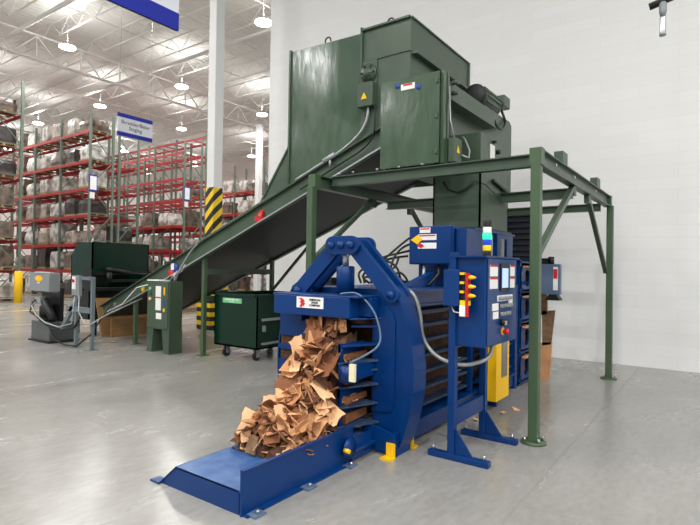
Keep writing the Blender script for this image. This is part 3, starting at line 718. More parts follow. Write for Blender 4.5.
# open tray in front
TR = thing('baler_extension_tray', 'low blue floor tray sticking out from the baler mouth under cardboard scraps', 'tray', (2.95, 2.85, 0))
m = MB(); m.yz([(3.36, 0), (3.17, .155), (2.52, .155), (2.52, 0)], 2.33, 2.345)
m.yz([(3.37, 0), (3.18, .16), (3.165, .15), (3.35, 0)], 2.33, 3.88)
m.build('front_plate', M['blue'], TR)
MB().box(2.33, 3.88, 2.5, 3.175, .145, .16).build('top_plate', M['blue_worn'], TR)
m = MB(); m.box(2.32, 3.55, 2.485, 2.5, .0, .295); m.box(2.32, 3.55, 2.47, 2.5, .285, .297); m.box(2.33, 3.5, 2.44, 2.5, 0, .012)
m.build('side_lip', M['blue'], TR)
for x in (2.40, 2.92, 3.44):
    o = MB().box(x-.05, x+.05, 2.39, 2.47, 0, .015).build('anchor_plate', M['blue_grey'], TR)
    MB().cyl((x, 2.42, .015), (x, 2.42, .04), .014, 6).build('anchor_bolt', M['steel'], o)
MB().box(2.30, 2.38, 3.34, 3.44, 0, .015).build('anchor_plate', M['blue'], TR)
m = MB(); m.rev((3.44, 2.44, .145), [(.085, -.008), (.085, .008)], 24, 'y'); m.build('hinge_ear', M['blue'], TR)
MB().cyl((3.34, 2.42, .16), (3.34, 2.37, .16), .018).build('yellow_pin', M['yellow'], TR)
m = MB(); m.box(3.5, 3.8, 2.42, 2.5, .1, .12); m.box(3.5, 3.8, 2.46, 2.48, .02, .2); m.build('tie_beam', M['blue'], TR)

# hydraulic / electric box and charge box on top of the baler
HB = thing('hydraulic_control_box', 'blue box covered in warning labels above the baler deck', 'control box', (5.35, 2.6, 1.41))
m = MB(); m.box(5.2, 5.5, 2.36, 2.9, 1.655, 2.08); hb = m.build('case', M['blue'], HB, bevel=.006)
MB().box(5.19, 5.2, 2.38, 2.88, 1.67, 2.065).build('door', M['blue'], HB)
MB().box(5.25, 5.52, 2.23, 2.35, 1.66, 2.05).build('side_cover', M['blue'], HB)
for y in (2.45, 2.75): MB().box(5.28, 5.33, y, y+.05, 1.41, 1.655).build('leg', M['blue'], HB)
for (a, b, c, d), k in (((2.63, 2.76, 2.005, 2.065), 'ink_red'), ((2.555, 2.78, 1.925, 1.99), 'ink_red'), ((2.555, 2.78, 1.83, 1.895), 'ink_green')):
    o = MB().box(5.184, 5.19, a, b, c, d).build('warning_label', M['white'], HB)
    if k == 'ink_red': MB().box(5.181, 5.184, a+.01, b-.01, d-.022, d-.008).build('red_heading', M['ink_red'], o)
m = MB(); m.yz([(2.87, 1.93), (2.79, 1.98), (2.72, 1.93), (2.79, 1.88)], 5.178, 5.184); m.build('yellow_sign', M['yellow'], HB)
m = MB(); m.yz([(2.76, 1.90), (2.70, 1.86), (2.74, 1.84), (2.79, 1.86)], 5.178, 5.184); m.build('flame_sign', M['ink_red'], HB)
m = MB()
m.tube([(5.25, 2.73, 1.66), (5.25, 2.735, 1.55), (5.2, 2.75, 1.45), (5.15, 2.77, 1.42)], .02, 8)
m.build('steel_hose', M['galv'], HB)
m = MB(); m.tube([(5.25, 2.55, 1.66), (5.22, 2.54, 1.55), (5.15, 2.6, 1.45), (5.1, 2.62, 1.42)], .016, 8); m.build('black_hose', M['black'], HB)
CB = thing('charge_box', 'blue steel charge box under the green chute', 'charge box', (6.2, 2.65, 1.41))
m = MB(); m.box(5.62, 7.0, 2.31, 3.0, 1.412, 2.08); m.build('shell', M['blue'], CB, bevel=.005)
m = MB(); m.box(5.62, 7.03, 2.29, 2.31, 2.06, 2.085); m.box(6.3, 6.36, 2.27, 2.31, 1.41, 2.06); m.box(6.62, 6.66, 2.26, 2.31, 1.41, 2.0); m.build('rim', M['blue'], CB)
m = MB(); m.xz([(7.0, 2.04), (7.2, 2.0), (7.2, 1.412), (7.0, 1.412)], 2.4, 3.0); m.build('rear_hood', M['blue'], CB)
o = MB().box(6.45, 6.55, 2.27, 2.31, 1.75, 2.0).build('limit_switch', M['grey'], CB)
# hoses on deck
HS = thing('hydraulic_hoses', 'tangle of black hydraulic hoses on baler deck behind the arched link', 'hoses', (4.9, 2.9, 1.41))
for P in ([(5.3, 2.92, 1.98), (5.2, 2.98, 1.90), (5.1, 3.08, 1.78), (5.0, 3.18, 1.66), (4.95, 3.3, 1.58), (4.95, 3.36, 1.5), (5.0, 3.3, 1.43)],
          [(5.3, 2.92, 1.90), (5.15, 2.96, 1.84), (5.05, 3.0, 1.74), (5.0, 3.02, 1.6), (5.0, 3.03, 1.43)],
          [(5.3, 2.92, 1.82), (5.15, 3.0, 1.78), (5.05, 3.12, 1.74), (4.95, 3.22, 1.66), (4.9, 3.2, 1.56), (4.95, 3.08, 1.54), (5.05, 3.0, 1.62), (5.1, 2.98, 1.72)],
          [(4.95, 3.36, 1.62), (5.0, 3.2, 1.70), (5.05, 3.08, 1.68), (5.08, 2.98, 1.60), (5.1, 2.94, 1.43)],
          [(5.25, 2.94, 1.75), (5.15, 3.1, 1.72), (5.0, 3.28, 1.64), (4.9, 3.38, 1.55), (4.9, 3.35, 1.43)],
          [(4.9, 3.3, 1.43), (4.9, 3.3, 1.5), (4.95, 3.15, 1.5), (5.05, 3.0, 1.52), (5.15, 2.9, 1.43)],
          [(4.95, 3.25, 1.43), (4.95, 3.2, 1.53), (5.0, 3.05, 1.47), (5.05, 2.95, 1.56), (5.1, 2.88, 1.5), (5.1, 2.86, 1.43)]):
    MB().tube(curve(P), .013, 7).build('hose', M['rubber'], HS)
MB().tube(curve([(4.35, 2.72, 1.55), (4.4, 2.66, 1.52), (4.5, 2.62, 1.45), (4.55, 2.6, 1.42)]), .01, 7).build('hose', M['rubber'], HS)
MB().box(4.9, 5.15, 2.86, 3.05, 1.412, 1.47).build('valve_block', M['black'], HS)
m = MB(); m.xz([(4.6, 1.412), (5.3, 1.412), (5.3, 1.58)], 2.62, 2.70); m.build('wedge_bracket', M['blue'], HS)
# grey flex conduit arcs down the side of baler to the control cabinet
o = MB().tube(curve([(4.12, 2.33, 1.42), (4.14, 2.25, 1.36), (4.16, 2.2, 1.2), (4.18, 2.18, 1.0), (4.2, 2.1, .87), (4.22, 1.98, .80), (4.28, 1.85, .77), (4.42, 1.76, .78), (4.55, 1.7, .83), (4.6, 1.69, .95)]), .018, 10).build('flexible_conduit', M['galv'])
tag(o, 'pale grey flexible conduit looping from the baler arch to the control cabinet', 'conduit')
# black machine behind the arch + green bag
t = thing('black_wire_bin', 'small black crate standing behind the arched link, below the conveyor', 'bin', (5.5, 4.28, 1.25))
m = MB(); m.box(5.4, 5.65, 4.17, 4.4, 1.25, 1.44); m.box(5.38, 5.67, 4.15, 4.43, 1.43, 1.47); m.build('box', M['black'], t)
MB().box(5.42, 5.46, 4.2, 4.24, 0, 1.25).build('leg', M['black'], t); MB().box(5.6, 5.64, 4.34, 4.38, 0, 1.25).build('leg', M['black'], t)

# ------------------------------------------------------------------ control cabinet on its stand
CC = thing('control_cabinet', 'blue operator control cabinet with screen on a two-legged stand', 'control cabinet', (4.48, 1.75, 0))
m = MB(); m.box(4.1, 4.86, 1.57, 1.84, .96, 1.71); m.build('case', M['blue'], CC, bevel=.008)
m = MB(); m.box(4.12, 4.84, 1.56, 1.57, .975, 1.7); dr = m.build('door', M['blue'], CC, bevel=.004)
m = MB(); m.box(4.06, 4.9, 1.55, 1.86, 1.705, 1.72); m.build('rain_lip', M['blue'], CC)
for x in (4.10, 4.80):
    MB().box(x-.03, x+.03, 1.82, 1.88, .05, .98 if x > 4.5 else 1.75).build('stand_post', M['blue'], CC)
    f = MB().box(x-.035, x+.035, 1.52, 2.06, .0, .05).build('stand_foot', M['blue'], CC, bevel=.005)
    MB().yz([(1.82, .05), (1.66, .05), (1.82, .27)], x-.006, x+.006).build('gusset', M['blue'], f)
    m = MB(); m.cyl((x, 1.57, .05), (x, 1.57, .09), .014, 6); m.cyl((x, 2.02, .05), (x, 2.02, .09), .014, 6); m.build('anchor_bolt', M['steel'], f)
MB().box(4.12, 4.79, 1.83, 1.87, .28, .42).build('stand_crossbar', M['blue'], CC)
# screen and labels
s = MB().box(4.40, 4.60, 1.548, 1.56, 1.42, 1.66).build('screen_bezel', M['black'], dr)
for a, b, c, d in ((4.16, 4.34, 1.55, 1.645), (4.16, 4.34, 1.445, 1.54), (4.66, 4.78, 1.55, 1.65), (4.66, 4.78, 1.445, 1.54)):
    o = MB().box(a, b, 1.556, 1.56, c, d).build('instruction_label', M['white'], dr)
MB().box(4.425, 4.575, 1.545, 1.548, 1.45, 1.62).build('screen', M['screen'], dr)
for a, b, c, d in ((4.16, 4.34, 1.63, 1.645), (4.16, 4.34, 1.525, 1.54), (4.66, 4.78, 1.635, 1.65), (4.66, 4.78, 1.525, 1.54)): MB().box(a, b, 1.554, 1.556, c, d).build('red_heading', M['ink_red'], dr)
MB().box(4.34, 4.72, 1.554, 1.56, 1.335, 1.385).build('legend_plate', M['white'], dr)
MB().box(4.22, 4.36, 1.554, 1.56, 1.26, 1.32).build('legend_plate', M['white'], dr)
MB().box(4.24, 4.36, 1.554, 1.56, 1.19, 1.25).build('legend_plate', M['white'], dr)
MB().box(4.62, 4.72, 1.554, 1.56, 1.275, 1.335).build('legend_plate', M['white'], dr)
m = MB()
for r_, (z, n, x0) in enumerate(((1.36, 5, 4.37), (1.295, 5, 4.40), (1.225, 4, 4.41))):
    for k in range(n): MB().cyl((x0+k*.065, 1.556, z), (x0+k*.065, 1.53, z), .017, 10).build('push_button', M['grey'], dr)
for x, r_ in ((4.44, .028), (4.53, .02)): MB().cyl((x, 1.56, 1.15), (x, 1.52, 1.15), r_, 12).build('selector_switch', M['black'], dr)
MB().box(4.42, 4.47, 1.515, 1.52, 1.13, 1.165).build('key_plate', M['steel'], dr)
es = MB().cyl((4.48, 1.56, 1.07), (4.48, 1.555, 1.07), .036).build('emergency_stop_collar', M['yellow'], dr)
MB().rev((4.48, 1.55, 1.07), [(.016, 0), (.016, -.02), (.028, -.024), (.028, -.04), (.016, -.046)], 16, 'y').build('emergency_stop', M['red'], es)
MB().box(4.65, 4.67, 1.553, 1.56, 1.35, 1.37).build('red_lamp', M['red'], dr)
# pneumatic box on its left side
pb = MB().box(4.0, 4.06, 1.76, 1.90, 1.30, 1.60).build('side_box', M['blue'], CC, bevel=.004)
MB().box(4.03, 4.1, 1.70, 1.76, 1.30, 1.58).build('mounting_strip', M['black'], CC)
for k in range(3):
    z = 1.54-.075*k
    o = MB().box(3.99, 4.04, 1.675, 1.70, z-.035, z+.035).build('lockout_base', M['red'], CC)
    MB().rev((4.0, 1.675, z), [(.013, 0), (.018, -.015), (.014, -.04), (.006, -.06)], 12, 'y').build('padlock', M['yellow'], o)
    MB().box(3.99, 4.04, 1.715, 1.75, z+.02, z+.04).build('yellow_tag', M['yellow'], o)
MB().box(3.995, 4.03, 1.67, 1.75, 1.31, 1.35).build('yellow_tag', M['lamp_yellow'], CC)
MB().box(3.99, 4.0, 1.70, 1.75, 1.22, 1.31).build('instruction_label', M['white'], CC)
MB().box(3.99, 4.01, 1.675, 1.70, 1.22, 1.35).build('red_strip', M['red'], CC)
m = MB(); m.tube([(4.05, 1.85, 1.30), (4.04, 1.82, 1.25), (4.04, 1.74, 1.24), (4.05, 1.72, 1.32)], .007, 5); m.build('cable', M['white'], CC)
# light tower
LT = thing('signal_light_tower', 'stacked signal light with green lamp lit on top of the control cabinet', 'signal light', (4.3, 1.64, 1.72))
zc = 1.72
for nm, h, mm, r in (('base', .045, 'black', .034), ('yellow_lamp', .05, 'lamp_yellow', .036), ('blue_lamp', .05, 'lamp_blue', .036), ('green_lamp', .055, 'lamp_green', .038), ('clear_lamp', .05, 'white', .036), ('cap', .06, 'black', .036)):
    MB().rev((4.3, 1.64, zc), [(r*.98, 0), (r, .004), (r, h-.006), (r*.95, h-.001)], 20).build(nm, M[mm], LT); zc += h
m = MB(); m.box(4.36, 4.38, 1.62, 1.66, 1.72, 1.9); m.build('bracket', M['galv'], LT)

# yellow cabinet beside the baler
YC = thing('yellow_guard_cabinet', 'yellow upright cabinet with a smoked window behind the control cabinet', 'cabinet', (5.9, 2.15, .1))
m = MB(); m.box(5.68, 6.1, 2.04, 2.19, .13, .87); m.build('case', M['yellow'], YC, bevel=.006)
m = MB(); m.box(5.84, 6.02, 2.032, 2.04, .38, .84); m.build('window', M['window_grey'], YC)
m = MB(); m.box(5.75, 5.8, 2.1, 2.3, .3, .36); m.box(5.75, 5.8, 2.1, 2.3, .7, .76); m.box(5.98, 6.02, 2.15, 2.3, 0, .2); m.build('wall_bracket', M['blue'], YC)

# spool rack with cardboard boxes at the far end
SR = thing('wire_spool_rack', 'blue rack with round openings holding wire boxes at far end of baler', 'rack', (7.6, 2.3, 0))
m = MB()
def holed(x0, x1, z0, z1, y, r, n=20):
    cx_, cz_ = (x0+x1)/2, (z0+z1)/2; vs = []; 
    for k in range(n):
        a = 2*pi*k/n; ca, sa = cos(a), sin(a); t_ = min((x1-x0)/2/max(abs(ca), 1e-6), (z1-z0)/2/max(abs(sa), 1e-6))
        vs += [(cx_+r*ca, y, cz_+r*sa), (cx_+t_*ca, y, cz_+t_*sa)]
    n2 = len(vs); vs += [(a, y+.03, b) for a, _, b in vs]; fs = []
    for k in range(n):
        j = (k+1) % n; fs += [(2*k, 2*k+1, 2*j+1, 2*j), (n2+2*k, n2+2*j, n2+2*j+1, n2+2*k+1), (2*k, 2*j, n2+2*j, n2+2*k)]
    return vs, fs
for k in range(4):
    vs, fs = holed(7.24, 7.76, .08+k*.42, .40+k*.42, 2.26, .12); m.add(vs, fs)
m.box(7.24, 7.3, 2.28, 2.8, 0, 1.75); m.box(7.72, 7.77, 2.28, 2.8, 0, 1.75)
for k in range(5): m.box(7.24, 7.76, 2.26, 2.8, .03+k*.42, .05+k*.42)
m.build('frame', M['blue'], SR)
for k in range(4):
    t = thing('wire_spool_box', 'brown cardboard wire box on %s of the blue spool rack' % ('the bottom tier', 'the second tier', 'the third tier', 'the top tier')[k], 'box', (7.6, 2.45, .055+k*.42), 'wire boxes')
    MB().box(7.32, 7.7, 2.32, 2.7, .055+k*.42, .4+k*.42).build('carton', M['card_mid'], t)
    MB().box(7.26, 7.75, 2.2, 2.25, .39+k*.42, .41+k*.42).build('flap', M['card'], t)
for i, (y0_, y1_, z0_, z1_, dy) in enumerate(((2.0, 2.12, .52, 1.02, -.05), (2.02, 2.14, .0, .56, -.03), (2.06, 2.2, .95, 1.32, .0))):
    o = MB().yz([(y0_, z0_+.03), (y1_, z0_), (y1_+.01, z1_), (y0_+dy, z1_+.02)], 7.78, 7.82).build('cardboard_strip', (M['card_mid'], M['card'], M['card_mid'])[i])
    tag(o, ('dull cardboard strip halfway up, jutting beyond the green post', 'torn cardboard strip near the floor beside the green post', 'topmost cardboard strip below the grey-blue box')[i], 'cardboard')
# grey-blue box on right with warning label
GB = thing('disconnect_box', 'grey-blue electrical box with red and white label right of the front post', 'electrical box', (7.4, 1.8, 0))
MB().box(7.44, 7.52, 1.80, 2.06, 1.28, 1.70).build('case', M['blue_grey'], GB, bevel=.006)
MB().box(7.432, 7.44, 1.83, 1.89, 1.34, 1.66).build('warning_label', M['white'], GB)
MB().box(7.428, 7.432, 1.835, 1.885, 1.5, 1.63).build('red_symbol', M['ink_red'], GB)
m = MB(); m.cyl((7.48, 1.93, 1.7), (7.48, 1.93, 1.80), .04); m.box(7.45, 7.52, 1.97, 2.06, 1.7, 1.78); m.build('top_fitting', M['black'], GB)
m = MB(); m.yz([(1.80, 1.2), (2.0, 1.2), (1.95, 1.28), (1.85, 1.28)], 7.44, 7.6); m.build('hood', M['black'], GB)
MB().box(7.5, 7.55, 1.95, 2.28, 1.4, 1.45).build('bracket', M['blue'], GB); 
# dark slatted enclosure
SE = thing('slatted_dock_shutter', 'dark navy slatted shutter on the white wall, behind the front green post', 'shutter', (10.0, 3.2, 0))
m = MB(); m.box(10.02, 10.1, 2.84, 3.5, 0, 2.77); m.build('frame', M['slat'], SE)
m = MB()
for k in range(24): m.prism([(10.02, 2.86, .1+k*.11), (10.02, 2.86, .18+k*.11), (9.98, 2.86, .12+k*.11)], (0, .62, 0))
m.build('slats', M['slat'], SE)

# ------------------------------------------------------------------ green starter panel with feet
GP = thing('green_starter_panel', 'green floor-standing control panel with stickers under the conveyor', 'control panel', (5.83, 8.37, 0))
m = MB(); m.box(5.70, 5.98, 8.05, 8.72, .43, 1.31); m.build('case', M['green'], GP, bevel=.008)
m = MB(); m.box(5.685, 5.70, 8.08, 8.70, .45, 1.29); dr = m.build('door', M['green'], GP, bevel=.004)
for y0, y1, a, b in ((8.05, 8.26, 8.05, 8.2), (8.52, 8.72, 8.57, 8.72)):
    m = MB(); m.yz([(y0, .43), (y1, .43), (b, 0), (a, 0)], 5.70, 5.98); m.build('foot', M['green'], GP)
for (a, b, c, d), mm in (((8.28, 8.44, 1.02, 1.22), 'white'), ((8.28, 8.44, .78, 1.0), 'white'), ((8.26, 8.42, .62, .73), 'white')):
    MB().box(5.680, 5.685, a, b, c, d).build('instruction_label', M[mm], dr)
MB().box(5.677, 5.68, 8.29, 8.43, 1.0, 1.025).build('red_line', M['ink_red'], dr)
for z, mm in ((1.17, 'white_green'), (1.08, 'green_gloss'), (.98, 'card_pale')):
    MB().cyl((5.685, 8.60, z), (5.66, 8.60, z), .03).build('push_button', M[mm], dr)
MB().box(5.68, 5.685, 8.16, 8.2, 1.06, 1.2).build('yellow_label', M['yellow'], dr)
MB().box(5.68, 5.685, 8.16, 8.2, .86, .98).build('blue_label', M['ink_blue'], dr)
MB().box(5.68, 5.685, 8.16, 8.21, .76, .82).build('yellow_label', M['lamp_yellow'], dr)
MB().box(5.67, 5.9, 8.3, 8.7, 1.312, 1.33).build('top_papers', M['white'], GP)
m = MB(); m.tube([(5.85, 8.25, 1.31), (5.88, 8.2, 1.42), (5.95, 8.05, 1.5), (5.95, 7.95, 1.62)], .016, 6); m.tube([(5.85, 8.12, 1.31), (5.85, 8.12, 1.42), (5.9, 8.1, 1.5)], .02, 6); m.build('cable', M['galv'], GP)

# ------------------------------------------------------------------ dark green bin
DB = thing('wheeled_dumpster', 'dark green wheeled bin labelled CARDBOARD ONLY under the conveyor', 'bin', (6.9, 6.9, 0))
m = MB()
x0, x1, y0, y1, z0, z1 = 6.2, 7.5, 6.34, 7.42, .2, 1.09
m.box(x0, x0+.02, y0, y1, z0, z1); m.box(x1-.02, x1, y0, y1, z0, z1); m.box(x0, x1, y0, y0+.02, z0, z1); m.box(x0, x1, y1-.02, y1, z0, z1); m.box(x0, x1, y0, y1, z0, z0+.03)
m.box(x0-.03, x1+.03, y0-.03, y0+.03, z1, z1+.04); m.box(x0-.03, x1+.03, y1-.03, y1+.03, z1, z1+.04); m.box(x0-.03, x0+.03, y0, y1, z1, z1+.04); m.box(x1-.03, x1+.03, y0, y1, z1, z1+.04)
m.build('body', M['dark_green'], DB)
m = MB(); m.box(x0+.1, x1, y0-.05, y0, .68, .72); m.box(x0+.1, x1, y0-.05, y0, .28, .31); m.box(x0+.12, x0+.17, y0-.04, y0, .5, .6); m.build('fork_pocket', M['grey'], DB)
lb = MB().box(x0-.006, x0, 6.72, 7.2, .96, 1.045).build('label', M['white_green'], DB)
text(lb, 'CARDBOARD ONLY', (x0-.007, 6.96, 1.018), .042, '-x', M['ink_green']); text(lb, 'NO TRASH', (x0-.007, 6.96, .98), .026, '-x', M['ink_green'])
for cx_, cy_ in ((6.3, 7.2), (6.3, 6.45), (7.4, 7.2), (7.4, 6.45)):
    o = MB().cyl((cx_, cy_-.025, .075), (cx_, cy_+.025, .075), .075, 20).build('caster', M['rubber'], DB)
    m = MB(); m.box(cx_-.03, cx_+.05, cy_-.04, cy_-.03, .06, .2); m.box(cx_-.03, cx_+.05, cy_+.03, cy_+.04, .06, .2); m.cyl((cx_, cy_-.045, .075), (cx_, cy_+.045, .075), .02, 10); m.build('fork', M['grey'], o)

# ------------------------------------------------------------------ tipper, stand, power unit, plywood
TP = thing('bin_tipper', 'dark green bin tipper with cut corner behind the low end of conveyor', 'tipper', (6.8, 11.8, 0))
m = MB(); m.yz([(11.38, 2.09), (12.0, 2.1), (12.3, 1.8), (12.3, 1.0), (11.38, 1.0)], 6.05, 6.08); m.yz([(11.38, 2.09), (12.0, 2.1), (12.3, 1.8), (12.3, 1.0), (11.38, 1.0)], 7.42, 7.45)
m.box(6.05, 7.45, 11.38, 11.41, 1.42, 2.1); m.box(6.05, 7.45, 12.27, 12.3, 1.0, 1.8); m.box(6.05, 7.45, 11.38, 12.3, 1.0, 1.03)
m.build('bucket', M['dark_green'], TP)
m = MB(); m.box(6.02, 7.5, 11.3, 11.38, 1.36, 1.44); m.box(6.02, 7.5, 11.3, 11.38, 1.0, 1.08); m.box(6.4, 7.5, 11.25, 11.36, 1.2, 1.26); m.box(6.0, 6.05, 11.3, 11.6, 1.0, 1.5); m.build('lift_frame', M['black'], TP)
m = MB(); m.cyl((6.3, 11.25, 1.5), (6.9, 11.25, 1.4), .05, 10); m.cyl((6.9, 11.25, 1.4), (7.5, 11.25, 1.35), .03, 10); m.cyl((6.35, 11.2, 1.42), (6.35, 11.2, 1.2), .06); m.build('cylinder', M['pan'], TP)
m = MB()
for x, y in ((6.15, 11.45), (7.35, 11.45), (6.15, 12.2), (7.35, 12.2)): m.box(x-.05, x+.05, y-.05, y+.05, 0, 1.0)
m.box(6.1, 7.4, 11.6, 12.2, .35, 1.0)
m.build('base', M['black'], TP)
PW = thing('plywood_sheet', 'brown plywood crate board standing on floor under low end of conveyor', 'plywood', (6.8, 11.12, 0))
m = MB(); m.xz([(6.15, 0), (7.55, .02), (7.6, .82), (6.0, .86)], 11.1, 11.13); m.build('board', M['ply'], PW)
m = MB(); m.box(6.25, 7.4, 10.9, 10.93, 0, .4); m.build('low_board', M['ply'], PW)
ST = thing('grey_switch_stand', 'grey steel stand with a small switch box beside the conveyor tail', 'stand', (5.1, 9.8, 0))
for y in (9.52, 10.1): MB().box(5.06, 5.12, y-.03, y+.03, .01, 1.36).build('leg', M['stand_grey'], ST)
MB().box(5.06, 5.12, 9.52, 10.1, 1.3, 1.36).build('top_rail', M['stand_grey'], ST)
MB().box(5.05, 5.11, 9.55, 10.45, .68, .78).build('cross_rail', M['stand_grey'], ST)
MB().yz([(9.95, 1.0), (10.03, 1.05), (10.7, .3), (10.6, .28)], 5.05, 5.11).build('brace', M['stand_grey'], ST)
m = MB(); m.box(5.02, 5.08, 9.9, 10.17, 1.0, 1.38); sb = m.build('switch_box', M['grey'], ST)
MB().box(5.012, 5.02, 10.02, 10.15, 1.12, 1.36).build('label', M['white'], sb); MB().cyl((5.01, 10.08, 1.28), (4.98, 10.08, 1.28), .03).build('red_button', M['red'], sb)
m = MB(); m.box(4.98, 5.2, 9.46, 9.58, 0, .012); m.box(4.98, 5.2, 10.04, 10.16, 0, .012); m.build('foot_plate', M['stand_grey'], ST)
PU = thing('hydraulic_power_unit', 'grey control box over a dark tank, power unit left of the conveyor tail', 'hydraulic unit', (5.15, 11.3, 0))
MB().box(4.98, 5.5, 10.95, 11.75, .02, .42).build('tank', M['grey_tank'], PU, bevel=.02)
MB().box(4.95, 5.55, 10.9, 11.8, 0, .03).build('drip_tray', M['black'], PU)
m = MB(); m.box(4.98, 5.2, 11.0, 11.86, 1.03, 1.41); cb = m.build('control_box', M['grey'], PU, bevel=.008)
MB().prism([(4.977, 11.62, 1.29), (4.977, 11.52, 1.35), (4.977, 11.36, 1.35), (4.977, 11.26, 1.29), (4.977, 11.36, 1.23), (4.977, 11.52, 1.23)], (-.003, 0, 0)).build('yellow_label', M['yellow'], cb)
MB().box(4.973, 4.977, 11.4, 11.49, 1.19, 1.22).build('white_label', M['white'], cb)
MB().box(4.96, 5.1, 11.2, 11.6, 1.412, 1.425).build('papers', M['white'], PU)
m = MB(); m.box(5.2, 5.28, 11.0, 11.1, .42, 1.1); m.box(5.2, 5.28, 11.7, 11.8, .42, 1.1); m.box(5.2, 5.25, 11.1, 11.7, .45, 1.0); m.build('frame', M['black'], PU)
m = MB(); m.rev((5.1, 11.35, .42), [(.13, 0), (.13, .3), (.09, .34)]); m.cyl((5.05, 11.3, .85), (5.05, 10.95, .45), .08); m.build('motor', M['pan'], PU)
m = MB(); m.box(5.0, 5.1, 11.4, 11.65, .78, .9); m.build('motor_cover', M['grey'], PU)
m = MB()
m.tube([(5.0, 11.6, .85), (4.95, 11.65, .7), (4.93, 11.4, .52), (4.95, 11.0, .38), (5.0, 10.5, .3), (5.05, 10.1, .38), (5.06, 9.95, .55)], .022, 7)
m.tube([(5.0, 10.95, .3), (4.95, 10.7, .12), (4.97, 10.3, .04), (5.0, 9.9, .05), (5.05, 9.5, .3), (5.3, 9.6, .55), (5.6, 9.9, .75), (5.9, 10.3, .78)], .016, 7)
m.tube([(4.98, 11.7, .8), (4.9, 11.62, .6), (4.93, 11.3, .5), (5.0, 11.1, .45)], .02, 7)
m.build('hose', M['rubber'], PU)
m = MB(); m.tube([(5.0, 11.55, .82), (4.92, 11.6, .72), (4.9, 11.35, .55), (4.92, 11.0, .42), (4.97, 10.55, .36), (5.05, 10.2, .45), (5.05, 10.1, 1.0)], .014, 7)
m.tube([(5.03, 9.9, 1.0), (5.0, 9.85, .7), (4.98, 9.6, .5), (5.0, 9.4, .5), (5.3, 9.5, .62), (5.9, 9.2, .95)], .012, 6); m.build('pale_hose', M['galv'], PU)

# ceiling-hung camera at top right
CM = thing('hanging_sensor', 'black bracket with a clear tube hanging at the top right corner', 'sensor', (6.0, .5, 3.97))
MB().rev((6.0, .5, 3.98), [(.028, 0), (.03, .01), (.03, .16), (.024, .18)], 16).build('tube', M['steel'], CM)
MB().rev((6.0, .5, 3.97), [(.03, 0), (.032, .012)], 16).build('end_ring', M['grey'], CM)
MB().rev((6.0, .5, 4.16), [(.022, 0), (.035, .05), (.035, .14)], 16).build('socket', M['grey'], CM)
m = MB(); m.cyl((6.0, .62, 4.29), (6.0, .36, 4.35), .035, 10); m.cyl((6.0, .5, 4.3), (6.0, .5, 4.4), .03, 10); m.tube([(6.0, .5, 4.4), (6.0, .5, H-.7)], .012, 6); m.build('bracket', M['black'], CM)

# ------------------------------------------------------------------ cardboard scraps
rs = random.Random(21)
def scrap_mesh(seed, w, h, jit=1.0):
    """a torn, folded sheet of corrugated board"""
    r = random.Random(seed); nx, ny = 5, 5; fold = r.uniform(-.9, .9); fold2 = r.uniform(-.6, .6); th = .004
    ang = r.uniform(0, pi); top = []
    for j in range(ny):
        for i in range(nx):
            u = i/(nx-1)-.5; v = j/(ny-1)-.5
            if i in (0, nx-1): u *= 1+jit*r.uniform(-.3, .12)
            if j in (0, ny-1): v *= 1+jit*r.uniform(-.3, .12)
            a = u*cos(ang)+v*sin(ang); b = -u*sin(ang)+v*cos(ang)
            z = abs(a)*fold*.6 + max(0, b-.1)*fold2 + r.uniform(-.035, .035)
            top.append((u*w, v*h, z*min(w, h)))
    vs = top + [(x, y, z-th) for x, y, z in top]; n = len(top); fs = []
    for j in range(ny-1):
        for i in range(nx-1):
            a = j*nx+i; q = (a, a+1, a+nx+1, a+nx); fs.append(q); fs.append(tuple(n+k for k in reversed(q)))
    for i in range(nx-1):
        fs.append((i+1, i, n+i, n+i+1)); a = (ny-1)*nx+i; fs.append((a, a+1, n+a+1, n+a))
    for j in range(ny-1):
        a = j*nx; fs.append((a, a+nx, n+a+nx, n+a)); a += nx-1; fs.append((a+nx, a, n+a, n+a+nx))
    m = MB(); m.add(vs, fs, False); return m
cards = [M['card'], M['card_pale'], M['card_dark'], M['card'], M['card_brown'], M['card_pale'], M['card_dark'], M['card']]
protos = []
for s in range(28):
    w = rs.uniform(.09, .26); h = rs.uniform(.06, .17)
    protos.append([scrap_mesh(s, w, h, .35 if s % 3 else .9).build('cardboard_scrap', cards[s % 8], org=(0, 0, 0)), False])
def put_scrap(x, y, z, rot, sc_=1.0, label='torn piece of brown cardboard in the pile spilling from the baler', grp='cardboard scraps spilling from the baler', idx=None):
    p = protos[rs.randrange(28) if idx is None else idx]
    if p[1]: o = p[0].copy(); C.objects.link(o)
    else: o = p[0]; p[1] = True
    o.location = (x, y, z); o.rotation_euler = rot; o.scale = (sc_,)*3; o['_o'] = (x, y, z)
    tag(o, label, 'cardboard', grp)
# pile surface: x along tray. top height profile
def ztop(x):
    pr = [(2.72, .20), (2.84, .34), (2.98, .42), (3.15, .47), (3.3, .60), (3.42, .85), (3.55, 1.02), (3.7, 1.15)]
    for (a, za), (b, zb_) in zip(pr, pr[1:]):
        if x <= b: return za + (zb_-za)*max(0, (x-a)/(b-a))
    return 1.15
